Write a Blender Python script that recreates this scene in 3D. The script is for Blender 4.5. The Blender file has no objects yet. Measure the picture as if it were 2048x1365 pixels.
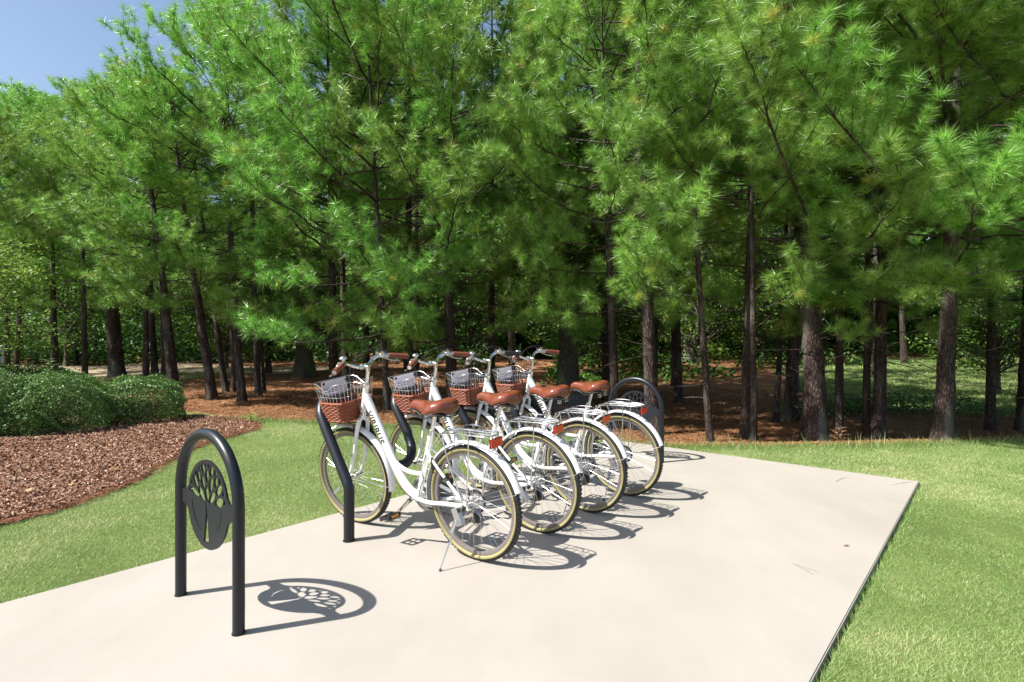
import bpy, bmesh, math, random
import numpy as np
from mathutils import Vector, Matrix, noise as mnoise
from mathutils.geometry import delaunay_2d_cdt

C = bpy.context.scene.collection
PI = math.pi
random.seed(7)
FOC, HY, EYE, CX = 1133.2, 672.2, 1.2923, 1024.0      # survey of the photograph: focal length (px of 2048), horizon row, eye height

# ------------------------------------------------------------------ camera, sky, sun, exposure
cd = bpy.data.cameras.new('camera'); cam = bpy.data.objects.new('camera', cd); C.objects.link(cam)
cam.location = (0, 0, EYE); cam.rotation_euler = (PI/2, 0, 0)
cd.sensor_width = 36; cd.lens = FOC/2048*36; cd.shift_y = -(682.5-HY)/2048
cd.clip_start = 0.05; cd.clip_end = 1000
bpy.context.scene.camera = cam
SUN_AZ, SUN_EL = math.radians(200.1), math.radians(51.0)
sv = Vector((math.cos(SUN_AZ)*math.cos(SUN_EL), math.sin(SUN_AZ)*math.cos(SUN_EL), math.sin(SUN_EL)))
w = bpy.data.worlds.new('World'); bpy.context.scene.world = w; w.use_nodes = True
nt = w.node_tree; nt.nodes.clear()
sky = nt.nodes.new('ShaderNodeTexSky'); sky.sky_type = 'NISHITA'; sky.sun_disc = False
sky.sun_elevation = SUN_EL; sky.sun_rotation = math.atan2(sv.x, sv.y) % (2*PI)
sky.air_density = 1.0; sky.dust_density = 1.6; sky.ozone_density = 1.0
bg = nt.nodes.new('ShaderNodeBackground'); bg.inputs[1].default_value = 0.088
wo = nt.nodes.new('ShaderNodeOutputWorld')
nt.links.new(sky.outputs[0], bg.inputs[0]); nt.links.new(bg.outputs[0], wo.inputs[0])
sl = bpy.data.lights.new('sun', 'SUN'); sl.energy = 5.0; sl.angle = math.radians(0.53); sl.color = (1, .955, .89)
so = bpy.data.objects.new('sun', sl); C.objects.link(so)
so.rotation_euler = sv.to_track_quat('Z', 'Y').to_euler(); so.location = sv*50
vs = bpy.context.scene.view_settings
vs.view_transform = 'Standard'; vs.look = 'None'; vs.exposure = 1.08; vs.gamma = 1; vs.use_curve_mapping = False
bpy.context.scene.cycles.max_bounces = 8
bpy.context.scene.cycles.transparent_max_bounces = 8

# ------------------------------------------------------------------ materials
def new_mat(name):
    m = bpy.data.materials.new(name); m.use_nodes = True
    n = m.node_tree; b = n.nodes['Principled BSDF']
    return m, n, b
def N(n, t, **kw):
    x = n.nodes.new(t)
    for k, v in kw.items(): setattr(x, k, v)
    return x
def ramp(n, stops):
    r = N(n, 'ShaderNodeValToRGB'); e = r.color_ramp.elements
    e[0].position, e[0].color = stops[0][0], (*stops[0][1], 1)
    e[1].position, e[1].color = stops[1][0], (*stops[1][1], 1)
    for p, c in stops[2:]:
        q = e.new(p); q.color = (*c, 1)
    return r
def coords(n, kind='Object', scale=(1, 1, 1)):
    t = N(n, 'ShaderNodeTexCoord'); mp = N(n, 'ShaderNodeMapping'); mp.inputs['Scale'].default_value = scale
    n.links.new(t.outputs[kind], mp.inputs[0]); return mp.outputs[0]
def noise_tex(n, vec, scale, detail=4, rough=.55):
    x = N(n, 'ShaderNodeTexNoise'); x.inputs['Scale'].default_value = scale; x.inputs['Detail'].default_value = detail
    x.inputs['Roughness'].default_value = rough; n.links.new(vec, x.inputs['Vector']); return x
def bump(n, b, h, strength=.3, dist=.01):
    x = N(n, 'ShaderNodeBump'); x.inputs['Strength'].default_value = strength; x.inputs['Distance'].default_value = dist
    n.links.new(h, x.inputs['Height']); n.links.new(x.outputs[0], b.inputs['Normal']); return x
def simple(name, col, rough=.5, metal=0., spec=.5, coat=0., vary=.08, scale=30, bmp=0., bdist=.002):
    m, n, b = new_mat(name)
    v = coords(n); x = noise_tex(n, v, scale)
    r = ramp(n, [(.3, tuple(c*(1-vary) for c in col)), (.7, tuple(min(1, c*(1+vary)) for c in col))])
    n.links.new(x.outputs[0], r.inputs[0]); n.links.new(r.outputs[0], b.inputs['Base Color'])
    b.inputs['Roughness'].default_value = rough; b.inputs['Metallic'].default_value = metal
    b.inputs['Specular IOR Level'].default_value = spec; b.inputs['Coat Weight'].default_value = coat
    if bmp: bump(n, b, x.outputs[0], bmp, bdist)
    return m
def leafy(name, cols, trans=.35, rough=.45, scale=3., attr=True, gloss=.05):
    """leaf / needle / blade: diffuse + translucent + a little gloss; colour from per-piece attribute and slow noise"""
    m = bpy.data.materials.new(name); m.use_nodes = True; n = m.node_tree; n.nodes.clear()
    out = N(n, 'ShaderNodeOutputMaterial')
    a = N(n, 'ShaderNodeAttribute', attribute_name='tint')
    r = ramp(n, cols); n.links.new(a.outputs['Fac'], r.inputs[0])
    oi = N(n, 'ShaderNodeObjectInfo')
    hs = N(n, 'ShaderNodeHueSaturation')
    mr = N(n, 'ShaderNodeMapRange'); mr.inputs[3].default_value = .82; mr.inputs[4].default_value = 1.15
    mh = N(n, 'ShaderNodeMapRange'); mh.inputs[3].default_value = .485; mh.inputs[4].default_value = .515
    n.links.new(oi.outputs['Random'], mr.inputs[0]); n.links.new(mr.outputs[0], hs.inputs['Value'])
    n.links.new(oi.outputs['Random'], mh.inputs[0]); n.links.new(mh.outputs[0], hs.inputs['Hue'])
    n.links.new(r.outputs[0], hs.inputs['Color'])
    d = N(n, 'ShaderNodeBsdfDiffuse'); t = N(n, 'ShaderNodeBsdfTranslucent'); g = N(n, 'ShaderNodeBsdfGlossy')
    g.inputs['Roughness'].default_value = rough; g.inputs['Color'].default_value = (1, 1, 1, 1)
    n.links.new(hs.outputs[0], d.inputs[0]); n.links.new(hs.outputs[0], t.inputs[0])
    m1 = N(n, 'ShaderNodeMixShader'); m1.inputs[0].default_value = trans
    n.links.new(d.outputs[0], m1.inputs[1]); n.links.new(t.outputs[0], m1.inputs[2])
    m2 = N(n, 'ShaderNodeMixShader'); m2.inputs[0].default_value = gloss
    n.links.new(m1.outputs[0], m2.inputs[1]); n.links.new(g.outputs[0], m2.inputs[2])
    n.links.new(m2.outputs[0], out.inputs[0])
    return m

M = {}
M['white_paint'] = simple('white_paint', (.78, .78, .77), .28, coat=.5, vary=.02, scale=8)
M['chrome'] = simple('chrome', (.72, .72, .73), .16, metal=1, vary=.04, scale=60)
M['alloy'] = simple('alloy', (.55, .55, .56), .35, metal=1, vary=.06, scale=80)
M['rim'] = simple('rim', (.22, .195, .19), .42, metal=.5, vary=.06, scale=40)
M['rubber'] = simple('rubber', (.022, .022, .024), .75, vary=.25, scale=70, bmp=.3)
M['sidewall'] = simple('sidewall', (.26, .235, .10), .65, vary=.08, scale=30)
M['black_plastic'] = simple('black_plastic', (.018, .018, .02), .4, vary=.2, scale=50)
M['black_powder'] = simple('black_powder', (.009, .011, .016), .36, spec=.4, vary=.3, scale=220, bmp=.25, bdist=.0008)
M['plate_powder'] = simple('plate_powder', (.012, .014, .019), .45, spec=.35, vary=.25, scale=160, bmp=.2, bdist=.0008)
M['brown_leather'] = simple('brown_leather', (.17, .043, .020), .3, coat=.35, vary=.12, scale=140, bmp=.12, bdist=.0006)
M['grip_leather'] = simple('grip_leather', (.17, .045, .026), .45, vary=.12, scale=160, bmp=.3, bdist=.001)
M['wicker'] = simple('wicker', (.225, .058, .022), .5, vary=.3, scale=120, bmp=.4, bdist=.001)

M['lettering'] = simple('lettering', (.015, .015, .017), .4, vary=.1)
M['red_lens'] = simple('red_lens', (.62, .02, .012), .18, coat=.6, vary=.3, scale=260, bmp=.3, bdist=.001)
M['amber_lens'] = simple('amber_lens', (.62, .24, .02), .25, coat=.4, vary=.2, scale=260)
M['clear_lens'] = simple('clear_lens', (.22, .23, .23), .35, coat=.1, vary=.1, scale=200)
M['green_box'] = simple('green_box', (.012, .06, .045), .5, vary=.15)
M['sign_white'] = simple('sign_white', (.6, .58, .5), .6, vary=.1)
M['stem'] = simple('stem', (.09, .065, .04), .9, vary=.3, scale=20)
M['twig'] = simple('twig', (.24, .20, .13), .9, vary=.3, scale=20)

def bark(name, c0, c1, c2, moss=None):
    m, n, b = new_mat(name)
    v = coords(n, 'Object', (1, 1, .28)); vo = N(n, 'ShaderNodeTexVoronoi', feature='DISTANCE_TO_EDGE'); vo.inputs['Scale'].default_value = 26
    nz = noise_tex(n, v, 8, 5); add = N(n, 'ShaderNodeVectorMath', operation='MULTIPLY_ADD')
    add.inputs[1].default_value = (.12, .12, .12); n.links.new(nz.outputs[1], add.inputs[0]); n.links.new(v, add.inputs[2]); n.links.new(add.outputs[0], vo.inputs['Vector'])
    r = ramp(n, [(.0, c0), (.16, c1), (.5, c2)]); n.links.new(vo.outputs['Distance'], r.inputs[0])
    fine = noise_tex(n, v, 70, 4); mx = N(n, 'ShaderNodeMix', data_type='RGBA', blend_type='MULTIPLY'); mx.inputs[0].default_value = .7
    r2 = ramp(n, [(.3, (.5, .5, .5)), (.7, (1.25, 1.25, 1.25))]); n.links.new(fine.outputs[0], r2.inputs[0])
    n.links.new(r.outputs[0], mx.inputs[6]); n.links.new(r2.outputs[0], mx.inputs[7])
    col = mx.outputs[2]
    if moss:
        big = noise_tex(n, v, 3.2, 4); r3 = ramp(n, [(.5, (0, 0, 0)), (.62, (1, 1, 1))]); n.links.new(big.outputs[0], r3.inputs[0])
        m3 = N(n, 'ShaderNodeMix', data_type='RGBA'); n.links.new(r3.outputs[0], m3.inputs[0]); n.links.new(col, m3.inputs[6]); m3.inputs[7].default_value = (*moss, 1); col = m3.outputs[2]
    n.links.new(col, b.inputs['Base Color']); b.inputs['Roughness'].default_value = .95; b.inputs['Specular IOR Level'].default_value = .2
    bump(n, b, vo.outputs['Distance'], .9, .035)
    return m
M['pine_bark'] = bark('pine_bark', (.022, .015, .012), (.075, .055, .048), (.145, .108, .094), moss=(.125, .12, .10))
M['hardwood_bark'] = bark('hardwood_bark', (.05, .045, .035), (.12, .11, .085), (.2, .19, .145), moss=(.12, .15, .08))

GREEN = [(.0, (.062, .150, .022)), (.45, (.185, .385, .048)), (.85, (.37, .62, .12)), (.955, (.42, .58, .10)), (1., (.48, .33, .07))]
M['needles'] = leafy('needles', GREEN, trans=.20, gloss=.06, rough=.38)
M['bush_leaf'] = leafy('bush_leaf', [(0, (.04, .10, .022)), (.6, (.12, .24, .055)), (1., (.24, .38, .11))], trans=.25, gloss=.03, rough=.45)
M['broadleaf'] = leafy('broadleaf', [(0, (.035, .085, .014)), (.6, (.095, .20, .026)), (1., (.23, .36, .05))], trans=.38, gloss=.015, rough=.6)
M['yellowleaf'] = leafy('yellowleaf', [(0, (.07, .15, .025)), (.6, (.18, .32, .05)), (1., (.32, .46, .10))], trans=.4, gloss=.02)
M['grass_blade'] = leafy('grass_blade', [(0, (.11, .205, .045)), (.5, (.225, .345, .095)), (.8, (.37, .44, .18)), (1., (.56, .52, .30))], trans=.3, gloss=.02)
M['chip'] = leafy('chip', [(0, (.035, .016, .011)), (.45, (.165, .070, .046)), (.82, (.30, .155, .105)), (1., (.50, .35, .26))], trans=.0, gloss=.02, rough=.5)
M['straw_piece'] = leafy('straw_piece', [(0, (.07, .03, .018)), (.5, (.21, .09, .038)), (1., (.42, .25, .13))], trans=.1, gloss=.04)
M['placard'] = leafy('placard', [(0, (.62, .62, .68)), (1., (.66, .66, .72))], trans=.55, gloss=.03)
M['dry_leaf'] = leafy('dry_leaf', [(0, (.22, .12, .06)), (1., (.5, .33, .2))], trans=.2)

def ground_mat(name, cols, scales, bstr=.6, bd=.03, rough=.95):
    m, n, b = new_mat(name); v = coords(n, 'Object')
    a = noise_tex(n, v, scales[0], 5); f = noise_tex(n, v, scales[1], 5, .7)
    ma = N(n, 'ShaderNodeMath', operation='MULTIPLY_ADD'); ma.inputs[1].default_value = .55
    mb = N(n, 'ShaderNodeMath', operation='MULTIPLY'); mb.inputs[1].default_value = .45
    n.links.new(f.outputs[0], mb.inputs[0]); n.links.new(a.outputs[0], ma.inputs[0]); n.links.new(mb.outputs[0], ma.inputs[2])
    r = ramp(n, cols); n.links.new(ma.outputs[0], r.inputs[0]); n.links.new(r.outputs[0], b.inputs['Base Color'])
    b.inputs['Roughness'].default_value = rough; b.inputs['Specular IOR Level'].default_value = .15
    bump(n, b, f.outputs[0], bstr, bd); return m
M['straw_floor'] = ground_mat('straw_floor', [(.36, (.10, .05, .028)), (.46, (.20, .092, .047)), (.56, (.32, .16, .08)), (.66, (.35, .24, .145))], (.45, 55))
M['lawn_soil'] = ground_mat('lawn_soil', [(.38, (.09, .12, .035)), (.5, (.14, .18, .055)), (.62, (.22, .24, .10))], (.9, 90))
M['mulch_soil'] = ground_mat('mulch_soil', [(.36, (.05, .024, .017)), (.5, (.14, .065, .043)), (.64, (.26, .14, .09))], (1.5, 60))
M['path_dirt'] = ground_mat('path_dirt', [(.38, (.24, .18, .12)), (.62, (.34, .28, .19))], (.5, 40))

def concrete():
    m, n, b = new_mat('concrete'); v = coords(n, 'Object')
    big = noise_tex(n, v, .9, 6, .6); st = noise_tex(n, coords(n, 'Object', (1, .35, 1)), 2.2, 5, .6); fine = noise_tex(n, v, 260, 3, .7)
    r = ramp(n, [(.30, (.292, .268, .234)), (.5, (.312, .289, .254)), (.7, (.328, .305, .270))]); n.links.new(big.outputs[0], r.inputs[0])
    r2 = ramp(n, [(.3, (.945, .94, .935)), (.62, (1.02, 1.02, 1.02))]); n.links.new(st.outputs[0], r2.inputs[0])
    r3 = ramp(n, [(.28, (.80, .79, .78)), (.56, (1.04, 1.04, 1.04))]); n.links.new(fine.outputs[0], r3.inputs[0])
    mx = N(n, 'ShaderNodeMix', data_type='RGBA', blend_type='MULTIPLY'); mx.inputs[0].default_value = 1
    n.links.new(r.outputs[0], mx.inputs[6]); n.links.new(r2.outputs[0], mx.inputs[7])
    m2 = N(n, 'ShaderNodeMix', data_type='RGBA', blend_type='MULTIPLY'); m2.inputs[0].default_value = 1
    n.links.new(mx.outputs[2], m2.inputs[6]); n.links.new(r3.outputs[0], m2.inputs[7])
    # a few rusty stains
    so_ = noise_tex(n, v, 1.7, 2, .4); r4 = ramp(n, [(.70, (0, 0, 0)), (.80, (1, 1, 1))]); n.links.new(so_.outputs[0], r4.inputs[0])
    m4 = N(n, 'ShaderNodeMix', data_type='RGBA'); mu = N(n, 'ShaderNodeMath', operation='MULTIPLY'); mu.inputs[1].default_value = .45
    n.links.new(r4.outputs[0], mu.inputs[0]); n.links.new(mu.outputs[0], m4.inputs[0]); n.links.new(m2.outputs[2], m4.inputs[6]); m4.inputs[7].default_value = (.29, .22, .14, 1)
    n.links.new(m4.outputs[2], b.inputs['Base Color']); b.inputs['Roughness'].default_value = .85
    bump(n, b, fine.outputs[0], .25, .002); return m
M['concrete'] = concrete()

# ------------------------------------------------------------------ mesh helpers
def raw_mesh(name, verts, faces, mat, tint=None, smooth=False):
    """fast numpy mesh; faces (n,3) or (n,4); tint = one value per face"""
    me = bpy.data.meshes.new(name); verts = np.asarray(verts, dtype=np.float32); faces = np.asarray(faces, dtype=np.int32)
    k = faces.shape[1]; me.vertices.add(len(verts)); me.vertices.foreach_set('co', verts.ravel())
    me.loops.add(faces.size); me.loops.foreach_set('vertex_index', faces.ravel())
    me.polygons.add(len(faces)); me.polygons.foreach_set('loop_start', np.arange(0, faces.size, k, dtype=np.int32))
    me.polygons.foreach_set('loop_total', np.full(len(faces), k, dtype=np.int32))
    if smooth: me.polygons.foreach_set('use_smooth', np.ones(len(faces), dtype=bool))
    me.update(calc_edges=True)
    if tint is not None:
        a = me.attributes.new('tint', 'FLOAT', 'FACE'); a.data.foreach_set('value', np.asarray(tint, dtype=np.float32))
    me.materials.append(M[mat]); return me
def link(name, me, parent=None):
    o = bpy.data.objects.new(name, me); C.objects.link(o)
    if parent: o.parent = parent
    return o
def tag(o, label=None, cat=None, group=None, kind=None):
    if label: o['label'] = label
    if cat: o['category'] = cat
    if group: o['group'] = group
    if kind: o['kind'] = kind
    return o
def empty(name, loc=(0, 0, 0), rz=0):
    o = bpy.data.objects.new(name, None); C.objects.link(o); o.location = loc; o.rotation_euler = (0, 0, rz); o.empty_display_size = .1; return o

class MB:
    """collects shapes, several materials, builds ONE mesh"""
    def __init__(s): s.v = []; s.f = []; s.m = []; s.mats = []
    def _mi(s, mat):
        if mat not in s.mats: s.mats.append(mat)
        return s.mats.index(mat)
    def add(s, vs, fs, mat):
        k = len(s.v); s.v += [tuple(v) for v in vs]; i = s._mi(mat)
        for f in fs: s.f.append(tuple(q+k for q in f)); s.m.append(i)
        return s
    def tube(s, pts, r, mat, n=10, closed=False, caps=True, flat=1.):
        P = [Vector(p) for p in pts]; R = r if isinstance(r, (list, tuple)) else [r]*len(P)
        L = len(P); vs, fs = [], []
        T = []
        for i in range(L):
            a = P[(i-1) % L] if (closed or i > 0) else P[i]; b = P[(i+1) % L] if (closed or i < L-1) else P[i]
            T.append((b-a).normalized())
        up = Vector((0, 0, 1)) if abs(T[0].z) < .9 else Vector((0, 1, 0))
        X = T[0].cross(up).normalized()
        for i in range(L):
            X = (X - T[i]*X.dot(T[i])).normalized(); Y = T[i].cross(X)
            for j in range(n):
                a = 2*PI*j/n; vs.append(P[i] + X*math.cos(a)*R[i] + Y*math.sin(a)*R[i]*flat)
        for i in range(L if closed else L-1):
            for j in range(n):
                a = i*n+j; b = i*n+(j+1) % n; c = ((i+1) % L)*n+(j+1) % n; d = ((i+1) % L)*n+j
                fs.append((a, b, c, d))
        if caps and not closed: fs.append(tuple(reversed(range(n)))); fs.append(tuple(range((L-1)*n, L*n)))
        return s.add(vs, fs, mat)
    def box(s, c, size, mat, rot=None, bev=0):
        h = [q/2 for q in size]; vs = []
        for x in (-1, 1):
            for y in (-1, 1):
                for z in (-1, 1):
                    v = Vector((x*h[0], y*h[1], z*h[2]))
                    if rot is not None: v = rot @ v
                    vs.append(v+Vector(c))
        return s.add(vs, [(0, 1, 3, 2), (4, 6, 7, 5), (0, 4, 5, 1), (2, 3, 7, 6), (0, 2, 6, 4), (1, 5, 7, 3)], mat)
    def ring(s, c, prof, mat, n=64, arc=None):
        """surface of revolution about the bike's sideways (y) axis through c; prof = closed list of (radius, y)"""
        a0, a1 = arc if arc else (0, 2*PI); full = arc is None
        k = len(prof); vs, fs = [], []
        cnt = n if full else n+1
        for i in range(cnt):
            a = a0+(a1-a0)*i/n
            for r, y in prof: vs.append((c[0]+r*math.cos(a), c[1]+y, c[2]+r*math.sin(a)))
        for i in range(n):
            for j in range(k):
                p, q = i*k, ((i+1) % cnt)*k
                fs.append((p+j, p+(j+1) % k, q+(j+1) % k, q+j))
        if not full: fs.append(tuple(range(k))); fs.append(tuple(reversed(range(n*k, n*k+k))))
        return s.add(vs, fs, mat)
    def disc(s, c, r, y0, y1, mat, n=20):
        return s.ring(c, [(1e-4, y0), (r, y0), (r, y1), (1e-4, y1)], mat, n)
    def mesh(s, name, smooth=True, angle=40):
        me = bpy.data.meshes.new(name); me.from_pydata(s.v, [], s.f)
        me.polygons.foreach_set('material_index', s.m)
        for q in s.mats: me.materials.append(M[q])
        bm = bmesh.new(); bm.from_mesh(me); bmesh.ops.recalc_face_normals(bm, faces=bm.faces)
        if smooth:
            for f in bm.faces: f.smooth = True
            lim = math.radians(angle)
            for e in bm.edges:
                if len(e.link_faces) == 2 and e.calc_face_angle(0) > lim: e.smooth = False
        bm.to_mesh(me); bm.free(); return me
    def build(s, name, parent=None, smooth=True, angle=40): return link(name, s.mesh(name, smooth, angle), parent)
def spline(pts, n=8):
    """Catmull-Rom through pts"""
    P = [Vector(p) for p in pts]; P = [P[0]*2-P[1]]+P+[P[-1]*2-P[-2]]; out = []
    for i in range(1, len(P)-2):
        for k in range(n):
            t = k/n; a, b, c, d = P[i-1], P[i], P[i+1], P[i+2]
            out.append(.5*((2*b)+(c-a)*t+(2*a-5*b+4*c-d)*t*t+(3*b-a-3*c+d)*t**3))
    out.append(P[-2]); return out

# ------------------------------------------------------------------ terrain
def smooth(a, b, x): t = np.clip((x-a)/(b-a), 0, 1); return t*t*(3-2*t)
UX, UY = math.cos(math.radians(-40.6)), math.sin(math.radians(-40.6))   # across the slab
VX, VY = math.cos(math.radians(49.4)), math.sin(math.radians(49.4))     # along the slab
CORNER = np.array([3.617, 5.036]); SLAB_W = 3.13
def lip_y(x): return np.interp(x, [-9, -4.2, -3.1, 0.5, 1.8, 3.7, 6.5, 14], [9.3, 9.0, 8.6, 7.6, 6.75, 6.75, 7.1, 7.6])
def terrain(x, y):
    x = np.asarray(x, dtype=float); y = np.asarray(y, dtype=float)
    z = np.full(np.broadcast(x, y).shape, -.06)
    d = y-lip_y(x)
    z = z-.33*smooth(0, 2.2, d)*smooth(-3.5, .5, x)
    z = z+.022*np.clip(y-14, 0, 30)*smooth(2, 9, x) + .012*np.clip(y-18, 0, 40)
    z = z+(.05*np.sin(x*.9+y*.6)+.05*np.sin(x*.37-y*.8+1))*smooth(9, 14, y)*smooth(0, 3, d+1)
    z = z+.5*smooth(22, 60, y)
    return z
def at(px, py, up=0.):
    """point of the ground seen at a pixel of the photograph"""
    Y = FOC*EYE/(py-HY)
    for _ in range(60):
        X = (px-CX)*Y/FOC; Y = .5*Y+.5*FOC*(EYE-float(terrain(X, Y)))/(py-HY)
    return (px-CX)*Y/FOC, Y
def in_poly(px, py, poly):
    poly = np.asarray(poly); r = np.zeros(len(px), bool); j = len(poly)-1
    for i in range(len(poly)):
        xi, yi = poly[i]; xj, yj = poly[j]
        c = ((yi > py) != (yj > py)) & (px < (xj-xi)*(py-yi)/(yj-yi+1e-12)+xi); r ^= c; j = i
    return r
def sheet(name, poly, step, dz, mat, seed=0):
    """a sheet following the terrain inside a closed outline"""
    poly = np.asarray(poly, float); rs = np.random.RandomState(seed)
    out = []
    for i in range(len(poly)):
        a, b = poly[i], poly[(i+1) % len(poly)]; k = max(1, int(np.linalg.norm(b-a)/step))
        for t in range(k): out.append(a+(b-a)*t/k)
    nb = len(out); lo, hi = poly.min(0), poly.max(0)
    gx, gy = np.meshgrid(np.arange(lo[0], hi[0], step), np.arange(lo[1], hi[1], step)); g = np.stack([gx.ravel(), gy.ravel()], 1)
    g = g+rs.uniform(-.2, .2, g.shape)*step
    g = g[in_poly(g[:, 0], g[:, 1], poly)]
    pts = [Vector(p) for p in out]+[Vector(p) for p in g]
    vs, es, fs, *_ = delaunay_2d_cdt(pts, [], [list(range(nb))], 1, 1e-5)
    V = np.array([[v.x, v.y] for v in vs]); z = terrain(V[:, 0], V[:, 1])+dz
    me = bpy.data.meshes.new(name); me.from_pydata([(a, b, c) for (a, b), c in zip(V, z)], [], [tuple(f) for f in fs])
    me.materials.append(M[mat]); me.polygons.foreach_set('use_smooth', [True]*len(me.polygons))
    o = link(name, me); o['kind'] = 'structure'; return o
# wobbly outline
def wob(poly, amp, step, seed):
    poly = np.asarray(poly, float); rs = random.Random(seed); out = []
    for i in range(len(poly)):
        a, b = poly[i], poly[(i+1) % len(poly)]; k = max(1, int(np.linalg.norm(b-a)/step))
        for t in range(k):
            p = a+(b-a)*t/k; q = mnoise.noise((p[0]*3, p[1]*3, seed))
            out.append(p+amp*np.array([q, mnoise.noise((p[0]*3, p[1]*3, seed+9))]))
    return np.array(out)

# ground: one graded grid out to the horizon
def graded(lo, hi, mid0, mid1, fine, coarse_n):
    a = np.arange(mid0, mid1, fine)
    l = mid0-np.geomspace(fine, mid0-lo, coarse_n)[::-1]; r = mid1+np.geomspace(fine, hi-mid1, coarse_n)
    return np.concatenate([l, a, r])
gx = graded(-400, 400, -22, 24, .45, 18); gy = graded(-300, 500, -2, 45, .45, 18)
X, Y = np.meshgrid(gx, gy); Z = terrain(X, Y); nx = len(gx); ny = len(gy)
idx = np.arange(nx*ny).reshape(ny, nx)
F = np.stack([idx[:-1, :-1].ravel(), idx[:-1, 1:].ravel(), idx[1:, 1:].ravel(), idx[1:, :-1].ravel()], 1)
g = link('ground', raw_mesh('ground', np.stack([X.ravel(), Y.ravel(), Z.ravel()], 1), F, 'straw_floor', smooth=True)); g['kind'] = 'structure'

# concrete slab
A0 = CORNER-np.array([VX, VY])*9.5; B0 = CORNER-np.array([UX, UY])*SLAB_W; A1 = A0-np.array([UX, UY])*SLAB_W
slab = [A0, CORNER, B0, A1]
bm = bmesh.new(); top = [bm.verts.new((p[0], p[1], 0)) for p in slab]; bot = [bm.verts.new((p[0], p[1], -.14)) for p in slab]
bm.faces.new(top)
for i in range(4): bm.faces.new((bot[i], bot[(i+1) % 4], top[(i+1) % 4], top[i]))
bm.faces.new(list(reversed(bot)))
bmesh.ops.recalc_face_normals(bm, faces=bm.faces)
bmesh.ops.bevel(bm, geom=[e for e in bm.edges if all(v.co.z > -.01 for v in e.verts)], offset=.005, segments=2, affect='EDGES')
me = bpy.data.meshes.new('concrete_pavement'); bm.to_mesh(me); bm.free(); me.materials.append(M['concrete'])
link('concrete_pavement', me)['kind'] = 'structure'

# lawns, mulch bed, path
mulch = [(-3.60, 3.9), (-3.42, 4.35), (-3.42, 5.0), (-3.58, 5.8), (-3.74, 6.5), (-3.72, 7.2), (-3.60, 7.9), (-3.85, 8.5), (-4.7, 9.15), (-6.2, 9.5), (-9.0, 10.3), (-15, 11.5), (-15, 2.), (-6.5, 2.4), (-4.6, 3.3)]
mulch_w = wob(mulch, .07, .18, 3)
GAP = .022
RL = CORNER+np.array([UX, UY])*GAP
lawn_left = [tuple(A1-np.array([UX, UY])*.004), tuple(B0-np.array([UX, UY])*.004), tuple(B0+np.array([VX, VY])*.004), tuple(CORNER+np.array([VX, VY])*.004), tuple(CORNER+np.array([UX, UY])*GAP+np.array([VX, VY])*.004), tuple(A0+np.array([UX, UY])*GAP), (30, -6), (30, 7.8), (14, 7.55), (6.5, 7.05), (3.7, 6.72), (1.8, 6.7), (.5, 7.5), (-1.2, 8.3), (-3.1, 8.75), (-4.3, 8.95), (-5.2, 9.6), (-9, 11.5), (-13.5, 13.5), (-12.5, 18.6), (-25, 19.5), (-30, 8), (-30, -6), tuple(A1-np.array([6, 4]))]
LAWN = np.array(lawn_left)
sheet('lawn', wob(LAWN, .0, .5, 5), .5, .034, 'lawn_soil')
sheet('mulch_bed', mulch_w, .3, .042, 'mulch_soil')
sheet('dirt_path', wob([(-26, 19.7), (-13, 18.8), (-9, 19.0), (-5.5, 21), (-7.5, 23.5), (-14, 24), (-26, 25)], .3, .8, 6), .6, .02, 'path_dirt')
sheet('meadow', wob([(8, 14.5), (11, 12), (20, 11), (40, 14), (40, 30), (20, 30), (11, 24)], .5, .9, 8), .7, .03, 'lawn_soil')

# ------------------------------------------------------------------ grass, chips, straw (nobody could count them)
rs = np.random.RandomState(11)
def blades(name, x, y, z, hgt, wid, tint, mat, lean=.55):
    n = len(x); a = rs.uniform(0, 2*PI, n); b = rs.uniform(0, 2*PI, n); ln = hgt*rs.uniform(.2, lean*1.6, n)
    dx, dy = np.cos(a)*wid/2, np.sin(a)*wid/2
    P = np.stack([x, y, z], 1); V = np.empty((n*3, 3))
    V[0::3] = P-np.stack([dx, dy, 0*dx], 1); V[1::3] = P+np.stack([dx, dy, 0*dx], 1)
    V[2::3] = P+np.stack([np.cos(b)*ln, np.sin(b)*ln, hgt], 1)
    return link(name, raw_mesh(name, V, np.arange(n*3).reshape(n, 3), mat, tint))
def vnoise(x, y, s, o=0):
    """cheap smooth value noise"""
    def h(i, j): return (np.sin(i*127.1+j*311.7+o*74.7)*43758.5453) % 1.
    x = x*s; y = y*s; i = np.floor(x); j = np.floor(y); u = x-i; v = y-j; u = u*u*(3-2*u); v = v*v*(3-2*v)
    return (h(i, j)*(1-u)+h(i+1, j)*u)*(1-v)+(h(i, j+1)*(1-u)+h(i+1, j+1)*u)*v
def seen(x, y, m=.96): return (np.abs(x) < y*m+.4) & (y > 1.6)
def lawn_points(n, y0, y1, p=1.3):
    """points in the wedge the camera looks at, thinning with distance"""
    yy = y0+(y1-y0)*rs.uniform(0, 1, n)**p; xx = rs.uniform(-1, 1, n)*(yy*.97+.3)
    k = in_poly(xx, yy, LAWN) & ~in_poly(xx, yy, mulch_w)
    return xx[k], yy[k]
xs, ys = lawn_points(1250000, 1.7, 9.6, 1.15)
patch = vnoise(xs, ys, 1.3)*.6+vnoise(xs, ys, 4.5, 3)*.4
tint = np.clip(patch*.85+rs.normal(.06, .24, len(xs)), 0, 1)
hh = (.011+.012*patch)*rs.uniform(.5, 1.35, len(xs)); ww = .0017+.00042*ys
go = blades('lawn_grass', xs, ys, terrain(xs, ys)+.030, hh, ww, tint, 'grass_blade', 1.)
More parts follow.
